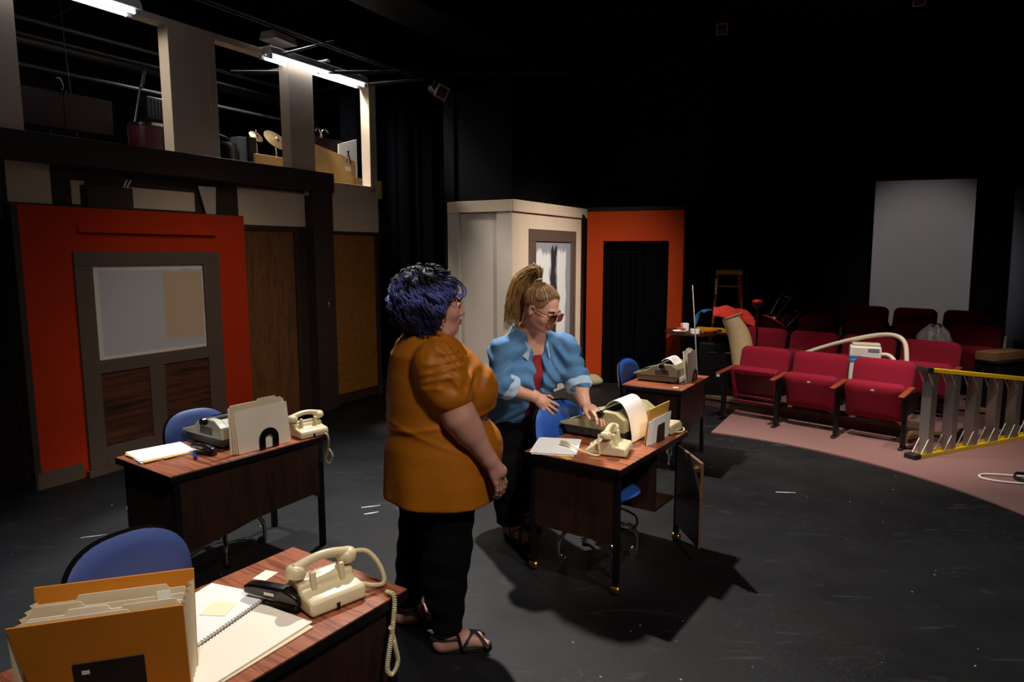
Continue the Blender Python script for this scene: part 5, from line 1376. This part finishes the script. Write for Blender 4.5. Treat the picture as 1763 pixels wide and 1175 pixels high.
for a, k_ in ((ankR, kneeR), (ankL, kneeL)): body.chain([(k_.x, k_.y*.9, .66), k_, a], [.09, .075, .045], .03)
dR = L1(-.03, 2.865, 0)-L1(-.28, 2.82, 0); dL = L1(-.24, 3.07, 0)-L1(-.49, 3.05, 0)
foot_sdf(body, ankR, dR); foot_sdf(body, ankL, dL)
hR = SDF(.01)
hR.cap(wrR.lerp(elR, .25), wrR, .0415, .034, .01); hR.cap(wrR, wrR+Vector((.05, -.006, -.055)), .033, .028, .02)
hand(hR, wrR+Vector((.012, 0, -.016)), (.42, .02, -.9), (-.55, .75, -.1), (.75, .55, .3), .10, (.22, .35, .3), 1.02, 1.0)
hL = SDF(.01)
hL.cap(wrL.lerp(elL, .25), wrL, .0415, .034, .01)
hand(hL, wrL+Vector((.006, 0, -.016)), (.2, .0, -.97), (-.55, -.75, -.1), (.75, -.55, .3), .10, (.22, .35, .3), 1.02, 1.0)
sdf_obj('body', M['skinA'], p1, body.build(.0052), hR.build(.003), hL.build(.003))
head_parts(p1, Mh1, S1, M['skinA'])
# tunic
tu = SDF(.035)
tu.loft([(.60, .035, 0, .262, .285), (.78, .035, 0, .256, .280), (.92, .030, 0, .245, .268), (1.03, .015, 0, .212, .245), (1.12, .022, 0, .226, .250), (1.22, .025, 0, .222, .245), (1.32, -.005, 0, .175, .215), (1.385, -.02, 0, .115, .13), (1.415, -.02, 0, .088, .092)], .04)
for s in (-1, 1): tu.ell((.150, s*.105, 1.165), (.108, .12, .115), .05)
tu.ell((.10, 0, .90), (.205, .23, .15), .05)
for s, e in ((shR, elR), (shL, elL)):
    q = s.lerp(e, .56); tu.cap(s+Vector((0, 0, -.005)), q, .100, .097, .03)
    tu.ell(tuple(s.lerp(e, .3)), (.108, .095, .11), .03)
def wr1(X, Y, Z):
    slv = np.clip((np.abs(Y)-.17)/.05, 0, 1)*np.clip((Z-1.17)/.05, 0, 1)*np.clip((X+.13)/.05, 0, 1)
    a = X*.55+Z*.85
    f = .0075*np.abs(np.sin(44*a+3.5*np.sin(20*Z-14*X+4*Y)))*slv+.004*np.sin(85*a+5*np.sin(31*X+9*Z))*slv
    f = f-.006*np.exp(-((Z-1.045-.25*X+.012*np.sin(9*X))/.010)**2)-.005*np.exp(-((Z-.965+.30*X+.014*np.sin(11*X+1))/.012)**2)*np.clip(.6-3*X, 0, 1)
    f = f+.006*np.exp(-((Z-1.02)/.05)**2)*np.sin(30*Z+10*X)
    f = f+.005*np.sin(60*(X*.9-Z*.5)+3*np.sin(18*Z))*np.exp(-((Z-1.27)/.04)**2)*np.clip((X-.06)/.05, 0, 1)
    f = f+.008*np.sin(7*np.arctan2(Y, X)+2*Z)*np.clip((.95-Z)/.35, 0, 1)
    return f
tu.cut((0, 0, .69), (0, 0, -1))
v_, f_ = tu.build(.0065, wr1)
sdf_obj('tunic', M['mustard'], p1, (v_, f_))
# sleeve hems
for nm, s, e in (('sleeve_hem', shR, elR), ('sleeve_hem', shL, elL)):
    q = s.lerp(e, .985); ax_ = (e-s).normalized()
    u_ = ax_.cross(Vector((1, 0, 0))).normalized(); w_ = ax_.cross(u_)
# trousers
tr_ = SDF(.04)
tr_.ell((.0, 0, .78), (.19, .21, .17), .03)
for a, k_ in ((ankR, kneeR), (ankL, kneeL)):
    tr_.chain([(k_.x+.01, k_.y*.80, .70), (k_.x, k_.y, .47), (a.x-.01, a.y, .115)], [.128, .105, .066], .03)
    tr_.ell((k_.x-.03, k_.y, .33), (.085, .08, .14), .04)
tr_.cut((0, 0, .105), (0, 0, -1))
sdf_obj('trousers', M['pants'], p1, tr_.build(.008, lambda X, Y, Z: .003*np.sin(60*Z+14*X+10*Y)*(Z < .6)))
def sandal(parent, ank, d, m, strap_m, closed=False):
    d = Vector((d.x, d.y, 0)).normalized(); a = math.atan2(d.y, d.x)
    Ms = Matrix.Translation((ank.x, ank.y, 0)) @ Matrix.Rotation(a, 4, 'Z')
    out = []
    for i in range(28):
        t = 2*PI*i/28; c, s = math.cos(t), math.sin(t)
        x = .055+.132*c; y = (.040+.010*c)*s*(abs(s)**-.25 if abs(s) > .05 else 1)
        out.append((x, y))
    sole = obj('sandal', MB().prism(out, .0, .024, 'z', Ms), m, parent, bev=.004)
    st = [[(.16, .055, .026), (.135, .03, .062), (.105, 0, .080), (.075, -.035, .062), (.055, -.052, .024)],
          [(.165, -.055, .026), (.135, -.03, .060), (.105, 0, .082), (.075, .035, .064), (.05, .052, .024)],
          [(.05, .05, .03), (.035, .047, .09), (.012, .0, .118), (.035, -.047, .09), (.05, -.05, .03)],
          [(.035, .047, .08), (-.03, .040, .075), (-.078, 0, .072), (-.03, -.040, .075), (.035, -.047, .08)]]
    for k in st:
        path = smooth_path([Ms @ Vector(p) for p in k], 6)
        obj('strap', MB().tube(path, .0105, 8, flat=.35), strap_m, sole)
    return sole
sandal(p1, ankR, dR, M['rubber'], M['sandal']); sandal(p1, ankL, dL, M['rubber'], M['sandal'])
# curly hair
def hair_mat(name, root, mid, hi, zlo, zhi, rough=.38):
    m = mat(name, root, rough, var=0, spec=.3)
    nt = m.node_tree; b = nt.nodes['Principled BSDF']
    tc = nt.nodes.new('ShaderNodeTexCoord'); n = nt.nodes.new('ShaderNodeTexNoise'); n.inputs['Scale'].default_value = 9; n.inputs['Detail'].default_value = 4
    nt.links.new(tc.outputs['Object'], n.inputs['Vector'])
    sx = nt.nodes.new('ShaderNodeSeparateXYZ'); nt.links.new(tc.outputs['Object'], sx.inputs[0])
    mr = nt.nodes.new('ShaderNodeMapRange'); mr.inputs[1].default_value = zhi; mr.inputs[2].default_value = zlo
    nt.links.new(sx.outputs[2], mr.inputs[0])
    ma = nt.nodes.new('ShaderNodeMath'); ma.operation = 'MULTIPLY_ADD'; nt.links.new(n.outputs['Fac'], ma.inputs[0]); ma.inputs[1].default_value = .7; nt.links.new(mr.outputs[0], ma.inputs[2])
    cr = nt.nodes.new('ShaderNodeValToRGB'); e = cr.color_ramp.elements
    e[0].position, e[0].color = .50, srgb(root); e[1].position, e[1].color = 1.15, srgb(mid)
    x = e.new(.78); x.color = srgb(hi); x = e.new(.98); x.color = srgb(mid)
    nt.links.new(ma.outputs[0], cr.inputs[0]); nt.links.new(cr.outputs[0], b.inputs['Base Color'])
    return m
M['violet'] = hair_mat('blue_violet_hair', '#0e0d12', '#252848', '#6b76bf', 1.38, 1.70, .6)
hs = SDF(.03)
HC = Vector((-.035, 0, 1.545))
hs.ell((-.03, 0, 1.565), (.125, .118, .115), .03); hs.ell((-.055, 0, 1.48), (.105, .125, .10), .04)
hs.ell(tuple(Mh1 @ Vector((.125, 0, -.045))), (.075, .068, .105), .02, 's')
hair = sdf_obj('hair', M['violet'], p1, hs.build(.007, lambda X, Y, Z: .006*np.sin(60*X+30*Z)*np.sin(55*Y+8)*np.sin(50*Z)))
rnd = random.Random(21); hm = MB()
for i in range(150):
    ph = rnd.uniform(-PI, PI); front = abs(ph) < .95
    th0 = R_(rnd.uniform(4, 70)); th1 = R_(rnd.uniform(70, 92)) if front else R_(rnd.uniform(98, 142))
    if not front and abs(ph) < 1.35: th1 = R_(rnd.uniform(90, 125))
    if th1 < th0+.3: th0 = th1-.5
    lay = rnd.uniform(.90, 1.10); dph = rnd.uniform(-.4, .4); tr0 = rnd.uniform(0, 6); tw = rnd.uniform(1.3, 3.0)*(th1-th0); cr_ = rnd.uniform(.009, .021)
    for q in range(9):
        o1, o2, o3 = rnd.gauss(0, .05), rnd.gauss(0, .35), rnd.gauss(1, .02); cq = cr_*rnd.uniform(.75, 1.25); e1 = th1+rnd.gauss(0, .05); dq = rnd.gauss(0, .05)
        pts = []; N = 24
        for k in range(N+1):
            t = k/N; th_ = th0+(e1-th0)*t; p_ = ph+o1+(dph+dq)*t
            rr = Vector((.128*math.sin(th_)*math.cos(p_), .142*math.sin(th_)*math.sin(p_), (.142 if th_ < PI/2 else .185)*math.cos(th_)))*lay*o3
            if front: rr.x = min(rr.x, .128)
            a = tr0+o2+2*PI*tw*t
            er = Vector((math.cos(p_)*math.sin(th_), math.sin(p_)*math.sin(th_), math.cos(th_))); ep = Vector((-math.sin(p_), math.cos(p_), 0))
            pts.append(HC+rr+(er*math.cos(a)+ep*math.sin(a))*cq*min(1, .35+1.4*t))
        r0 = rnd.uniform(.0014, .0027)
        hm.tube(pts, [r0*(1-.5*k/N) for k in range(N+1)], 4)
for sy, dx in ((-.045, 0), (.03, .01), (-.07, -.02)):
    hm.tube(smooth_path([HC+Vector((.10+dx, sy, .105)), HC+Vector((.145+dx, sy*1.1, .08)), HC+Vector((.172+dx, sy*1.15, .045)), HC+Vector((.165+dx, sy*1.1, .015)), HC+Vector((.15+dx, sy*1.1, .03))], 6), .004, 6)
obj('curls', hm, M['violet'], hair, ang=180)

# ---------------- the person in the denim shirt, leaning over the chair
HD2 = R_(-60)
p2 = T('person', 'person in an open denim shirt and tinted glasses leaning over the blue chair', 'person', (.0, 4.15, 0), HD2)
R2 = Matrix.Rotation(-HD2, 3, 'Z')
def L2(x, y, z):
    v = R2 @ Vector((x, y-4.15, 0)); return Vector((v.x, v.y, z))
hip, neck = L2(.01, 4.13, .86), L2(.125, 3.93, 1.32)
zax = (neck-hip).normalized(); xax = Vector((1, 0, 0)); xax = (xax-zax*xax.dot(zax)).normalized(); yax = zax.cross(xax)
Mt2 = Matrix(((xax.x, yax.x, zax.x, hip.x), (xax.y, yax.y, zax.y, hip.y), (xax.z, yax.z, zax.z, hip.z), (0, 0, 0, 1)))
Ln = (neck-hip).length
hc = L2(.165, 3.83, 1.442)
Mh2 = Matrix.Translation(hc) @ Matrix.Rotation(R_(-38)-HD2, 4, 'Z') @ Matrix.Rotation(R_(24), 4, 'Y')
S2 = 1.06
shR2, elR2, wrR2 = L2(-.055, 3.855, 1.20), L2(-.065, 3.79, 1.02), L2(.118, 3.90, .925)
shL2, elL2, wrL2 = L2(.315, 4.035, 1.20), L2(.385, 3.985, 1.00), L2(.425, 3.90, .875)
b2 = SDF(.03); head_sdf(b2, Mh2, S2)
b2.cap(tuple(neck-zax*.05), tuple(Mh2 @ Vector((-.025, 0, -.05))), .066, .06, .04)
b2.loft([(-.05, 0, 0, .13, .15), (.1, 0, 0, .16, .18), (.3, 0, 0, .14, .18), (.42, -.01, 0, .11, .16), (.5, -.01, 0, .07, .08)], .04, Mt2)
for s, e, w_ in ((shR2, elR2, wrR2), (shL2, elL2, wrL2)):
    b2.chain([s-Vector((0, 0, .01)), e, w_], [.066, .055, .034], .03); b2.ell(tuple(e.lerp(w_, .28)), (.052, .052, .052), .03)
anR2, anL2 = L2(-.005, 4.06, .10), L2(.05, 4.28, .10)
knR2, knL2 = L2(-.05, 4.06, .46), L2(.09, 4.17, .46)
for a, k_ in ((anR2, knR2), (anL2, knL2)): b2.chain([(k_.x, k_.y*.9, .62), k_, a], [.085, .07, .045], .03)
dF = Vector((1, .1, 0)); dF2 = Vector((1, .25, 0))
foot_sdf(b2, anR2, dF); foot_sdf(b2, anL2, dF2)
h2R = SDF(.01); h2R.cap(wrR2.lerp(elR2, .3), wrR2, .0415, .033, .01)
tgt = L2(.215, 3.965, .878); dd_ = (tgt-wrR2).normalized()
h2R.cap(wrR2, wrR2+dd_*.05, .032, .026, .02)
hand(h2R, wrR2+dd_*.02, R2 @ Vector((.72, .22, -.62)), R2 @ Vector((-.05, .95, -.3)), R2 @ Vector((.55, .25, .8)), .20, (.10, .22, .22), 1.02, .9)
h2L = SDF(.01); h2L.cap(wrL2.lerp(elL2, .3), wrL2, .0415, .033, .01)
tgt = L2(.475, 3.835, .845); dd2 = (tgt-wrL2).normalized()
hand(h2L, wrL2+dd2*.012, dd2, Vector((.2, -.2, -1)), L2(-.4, 4.0, 0)-L2(0, 4.15, 0), .14, (.15, .35, .3), 1., .9)
sdf_obj('body', M['skinB'], p2, b2.build(.0055), h2R.build(.003), h2L.build(.003))
head_parts(p2, Mh2, S2, M['skinB'])
# red tee below, denim shirt above with an open front
te = SDF(.03); te.loft([(-.10, .01, 0, .158, .13), (.1, .02, 0, .172, .14), (.28, .02, 0, .160, .14), (.36, .01, 0, .125, .10), (.42, .0, 0, .095, .07)], .03, Mt2)
for s in (-1, 1): te.ell(tuple(Mt2 @ Vector((.085, s*.07, .255))), (.085, .08, .085), .04)
te.cut(tuple(Mt2 @ Vector((.10, 0, .40))), tuple((zax*.8+xax*.55)))
sdf_obj('red_tee', M['redtee'], p2, te.build(.008))
de = SDF(.035)
de.loft([(-.32, .0, 0, .19, .23), (-.08, .0, 0, .19, .222), (.1, .01, 0, .205, .225), (.26, .01, 0, .195, .225), (.36, -.005, 0, .155, .19), (.43, -.01, 0, .115, .125), (.48, -.015, 0, .085, .085)], .04, Mt2)
for s in (-1, 1): de.ell(tuple(Mt2 @ Vector((.095, s*.105, .255))), (.108, .105, .105), .04)
for s, e, w_ in ((shR2, elR2, wrR2), (shL2, elL2, wrL2)):
    de.chain([s-Vector((0, 0, .012)), e, e.lerp(w_, .16)], [.077, .071, .066], .035)
    de.cap(tuple(neck-zax*.06), tuple(s-Vector((0, 0, .01))), .062, .066, .05)
xe = xax.normalized()
de.box(tuple(Mt2 @ Vector((.22, .0, .12))), (.34, .062, .80), .006, 's', rot=Mt2.to_3x3().to_euler())
de.cap(tuple(Mt2 @ Vector((.05, 0, .50))), tuple(Mt2 @ Vector((.26, 0, .36))), .06, .055, .01, 's')
def wr2(X, Y, Z):
    return .008*np.sin(62*(Z+.5*Y)+5*np.sin(17*X+11*Y))*np.exp(-((Z-1.12)/.14)**2)+.008*np.sin(55*Y+30*X+6*np.sin(20*Z))*np.exp(-((Z-.9)/.12)**2)
sdf_obj('denim_shirt', M['denim'], p2, de.build(.0068, wr2))
for s, e, w_ in ((shR2, elR2, wrR2), (shL2, elL2, wrL2)):
    c_ = SDF(.01); q0, q1 = e.lerp(w_, .06), e.lerp(w_, .36)
    c_.cap(q0, q1, .083, .077, .01)
    ax_ = (q1-q0).normalized(); c_.cut(q1, ax_).cut(q0, -ax_)
    sdf_obj('cuff', M['denimcuff'], p2, c_.build(.005, lambda X, Y, Z: .002*np.sin(90*Z+40*X)))
for s in (-1, 1):
    def colfn(u, v, s=s):
        a = R_(150-118*u)*s                       # from the nape round to the front
        fold = abs(v-.35)
        r = .088+.006*(1-fold)+(.050+.02*u)*max(0, v-.35)
        z = .475+.035*min(1, v/.35)-(.085+.035*u)*max(0, v-.35)-.055*u*u
        return tuple(Mt2 @ Vector((-.015+r*1.02*math.cos(a)+.03*u*u, r*math.sin(a), z))), tuple(xax*math.cos(a)+yax*math.sin(a)+zax*.4)
    obj('collar', MB().sheet(colfn, 16, 8, .005), M['denimcuff'], p2)
t2 = SDF(.04); t2.ell(tuple(hip+Vector((-.01, 0, -.06))), (.175, .205, .17), .05)
for a, k_ in ((anR2, knR2), (anL2, knL2)): t2.chain([(hip.x+.01, (hip.y+k_.y)/2, .74), (k_.x, k_.y, .47), (a.x-.01, a.y, .10)], [.135, .10, .085], .03)
t2.cut((0, 0, .085), (0, 0, -1))
sdf_obj('trousers', M['pants'], p2, t2.build(.009, lambda X, Y, Z: .003*np.sin(55*Z+14*X)*(Z < .6)))
sandal(p2, anR2, dF, M['brownshoe'], M['brownshoe']); sandal(p2, anL2, dF2, M['brownshoe'], M['brownshoe'])
# hair pulled back into a ponytail
M['blond'] = mat('dark_blond_hair', '#8c6a45', .42, var=.45, vscale=30, stretch=(1, 4, 1), spec=.5)
M['golden'] = mat('golden_hair_ends', '#a27f4c', .45, var=.4, vscale=30, spec=.5)
M['darkroot'] = mat('dark_root_hair', '#3a2619', .4, var=.3, vscale=30)
def H2(x, y, z): return Mh2 @ Vector((x*S2, y*S2, z*S2))
hs = SDF(.012); hs.ell(H2(-.016, 0, .038), (.104*S2, .083*S2, .089*S2), .01, rot=Mh2.to_3x3().normalized().to_euler())
hs.ell(H2(.100, 0, .010), (.074*S2, .078*S2, .082*S2), .008, 's', rot=Mh2.to_3x3().normalized().to_euler())
hs.ell(H2(.02, 0, -.10), (.10*S2, .12*S2, .07*S2), .008, 's', rot=Mh2.to_3x3().normalized().to_euler())
hair2 = sdf_obj('hair', M['blond'], p2, hs.build(.004))
rnd = random.Random(4); st = MB(); pt = MB(); TIE = Vector((-.075, 0, .128))
for i in range(190):
    a = rnd.uniform(-PI, PI); ph = a
    c, s = math.cos(a), math.sin(a)
    if c > .0: p0 = Vector((.070*c+.004, .076*s, .052+.046*c*c))
    else: p0 = Vector((.105*c-.0, .080*s, .02-.04*(-c)))
    mid = (p0+TIE)*.5; d_ = mid-Vector((-.016, 0, .03)); d_.normalize()
    def surf(v, k=1.02):
        q = v-Vector((-.016, 0, .038)); l = math.sqrt((q.x/.104)**2+(q.y/.083)**2+(q.z/.089)**2)
        return Vector((-.016, 0, .038))+q*(k/l) if l < k or True else v
    pts = []
    for k in range(9):
        t = k/8; q = p0.lerp(TIE, t); q = surf(q, 1.015+.02*rnd.random()) if k < 8 else TIE*1.0
        pts.append(Mh2 @ (q*S2))
    st.tube(pts, [.0026]*9, 5)
obj('strands', st, M['blond'], hair2, ang=180)
up_ = Vector((0, 0, 1)); tie = H2(*TIE)
for i in range(330):
    o = Vector((rnd.gauss(0, 1), rnd.gauss(0, 1), rnd.gauss(0, 1)))
    e = L2(.0+rnd.uniform(-.05, .06), 3.94+rnd.uniform(-.05, .05), 1.30+rnd.uniform(.0, .14))
    k = tie+(Mh2.to_3x3() @ Vector((-.05, 0, .055)))*.8
    m1 = Vector(((k.x+e.x)/2, (k.y+e.y)/2, 0)); m1.z = max(k.z, e.z)-.035
    m1 = m1+(e-k)*.12
    pts = smooth_path([tie+o*.006, k+o*.012, m1+o*.017, e.lerp(m1, .45)+o*.017+Vector((0, 0, -.01)), e], 5)
    N = len(pts); pt.tube(pts, [.0022-.0012*j/N for j in range(N)], 4)
pony = obj('ponytail', pt, M['golden'], hair2, ang=180)
rt_ = MB()
for i in range(60):
    o = Vector((rnd.gauss(0, 1), rnd.gauss(0, 1), rnd.gauss(0, 1)))
    k = tie+(Mh2.to_3x3() @ Vector((-.05, 0, .055)))*.8
    rt_.tube([tie+o*.007, tie.lerp(k, .6)+o*.012, k+o*.015+Vector((-.012, 0, -.004))], .0034, 5)
obj('ponytail_root', rt_, M['darkroot'], hair2, ang=180)
obj('hair_tie', MB().tube([tie+Mh2.to_3x3() @ (Vector((0, math.cos(2*PI*i/20), 0))*.017+Vector((.7, 0, .7))*math.sin(2*PI*i/20)*.017) for i in range(20)], .006, 8, closed=True), M['clip'], hair2)
# tinted glasses
def rrect(cx, cy, w, h, n=6):
    o = []; r = .010
    for sx, sy, a0 in ((1, 1, 0), (-1, 1, 90), (-1, -1, 180), (1, -1, 270)):
        for i in range(n+1):
            a = R_(a0+90*i/n); o.append((cx+sx*(w/2-r)+r*math.cos(a), cy+sy*(h/2-r)+r*math.sin(a)))
    return o
gl_ = None
for s in (-1, 1):
    ring = [H2(.115-.35*abs(y)*abs(y)*6, y, z) for y, z in rrect(s*.034, -.006, .052, .042)]
    o = obj('glasses_frame', MB().tube(ring, .0028, 8, closed=True).tube([H2(.106, s*.060, .004), H2(.05, s*.080, .006), H2(-.005, s*.084, .004), H2(-.02, s*.083, -.012)], .0024, 6), M['frame'], p2)
    N = len(ring)
    nrm = (Mh2.to_3x3() @ Vector((1, 0, 0))).normalized()*.0007
    obj('lens', MB().add([p+nrm for p in ring]+[p-nrm for p in ring], [tuple(range(N)), tuple(range(2*N-1, N-1, -1))]+[(i, N+i, N+(i+1) % N, (i+1) % N) for i in range(N)]), M['lens'], o)
obj('glasses_bridge', MB().tube([H2(.114, -.010, .002), H2(.117, 0, .006), H2(.114, .010, .002)], .0026, 8), M['frame'], p2)

# ------------------------------------------------------------------ light
def spot(name, loc, tgt, energy, col, size=70, blend=.6, r=.08):
    l = bpy.data.lights.new(name, 'SPOT'); l.energy = energy; l.color = col; l.spot_size = R_(size); l.spot_blend = blend; l.shadow_soft_size = r
    o = bpy.data.objects.new(name, l); COL.objects.link(o); o.location = loc
    o.rotation_euler = (Vector(tgt)-Vector(loc)).to_track_quat('-Z', 'Y').to_euler(); return o
WARM = (1, .86, .70); NEU = (1, .95, .90); COOL = (.86, .92, 1)
spot('key_light', (-.62, 5.75, 5.05), (.55, 4.1, .4), 1750, NEU, 76, .9, .07)
spot('side_light', (-2.9, 5.0, 5.05), (-.4, 3.6, .5), 850, COOL, 80, .8, .08)
spot('house_right', (2.0, 4.9, 5.0), (2.85, 6.25, .2), 1150, (1, .86, .78), 40, 1., .10)
spot('ladder_light', (3.7, 4.4, 5.0), (4.4, 6.0, .2), 650, (1, .88, .80), 36, 1., .10)
spot('clutter_light', (1.5, 6.2, 5.0), (2.5, 7.9, .9), 420, (1, .88, .78), 24, 1., .10)
spot('flat_light', (2.6, 4.6, 5.05), (.75, 8.5, .9), 2000, (1, .89, .79), 36, 1., .12)
spot('cross_light', (-2.0, 4.4, 5.05), (-.35, 7.7, 1.3), 420, (1, .93, .86), 19, .9, .10)
spot('front_fill', (1.6, -.6, 4.9), (.0, 3.3, 1.1), 560, (1, .88, .78), 62, .9, .25)
spot('near_overhead', (-.5, .9, 5.0), (-.85, 1.8, .7), 260, NEU, 32, .9, .08)
spot('facade_wash', (.4, 4.6, 4.8), (-2.75, 6.2, .65), 175, (1, .84, .68), 37, 1., .2)
spot('board_light', (3.0, 5.2, 5.05), (5.65, 9.4, 1.6), 330, (1, .93, .93), 25, .8, .1)
spot('booth_light', facade_pt(3.2, -.7, 4.9), facade_pt(3.2, -.7, 2.5), 550, (1, .95, .88), 110, .6, .1)
spot('added_desk_fill', (1.7, 1.7, 5.0), (.35, 3.65, .7), 520, (1, .94, .88), 17, .9, .06)  # added unseen lamp, put in to whiten the papers on the middle desk
spot('added_side_fill', (4.3, 1.9, 3.7), (.15, 3.85, 1.35), 330, (1, .87, .76), 13, .9, .08)  # invented fill from low right, brightens the leaning person's face and arm
spot('added_reveal_fill', facade_pt(.25, -.01, 3.45), facade_pt(1.27, -.01, 3.05), 26, (1, .94, .84), 62, .5, .03)  # added inside the window opening only to brighten the first window's right reveal
spot('added_reveal_fill_end', facade_pt(3.05, -.01, 3.45), facade_pt(3.81, -.01, 3.05), 22, (1, .95, .88), 75, .5, .03)  # same added helper for the last window's end reveal, no fixture there
w = bpy.data.worlds.new('World'); scn.world = w; w.use_nodes = True
w.node_tree.nodes['Background'].inputs[0].default_value = (.6, .75, 1, 1); w.node_tree.nodes['Background'].inputs[1].default_value = .0

# ------------------------------------------------------------------ camera
cam = bpy.data.cameras.new('camera'); co = bpy.data.objects.new('camera', cam); COL.objects.link(co)
cam.sensor_width = 36; cam.lens = 24; cam.clip_start = .05
th = math.atan((587.5-435)/1175)
co.location = (0, 0, 1.75); co.rotation_euler = (PI/2-th, 0, 0)
scn.camera = co
scn.view_settings.view_transform = 'Standard'; scn.view_settings.look = 'None'; scn.view_settings.gamma = 1; scn.view_settings.use_curve_mapping = False
scn.view_settings.exposure = 0
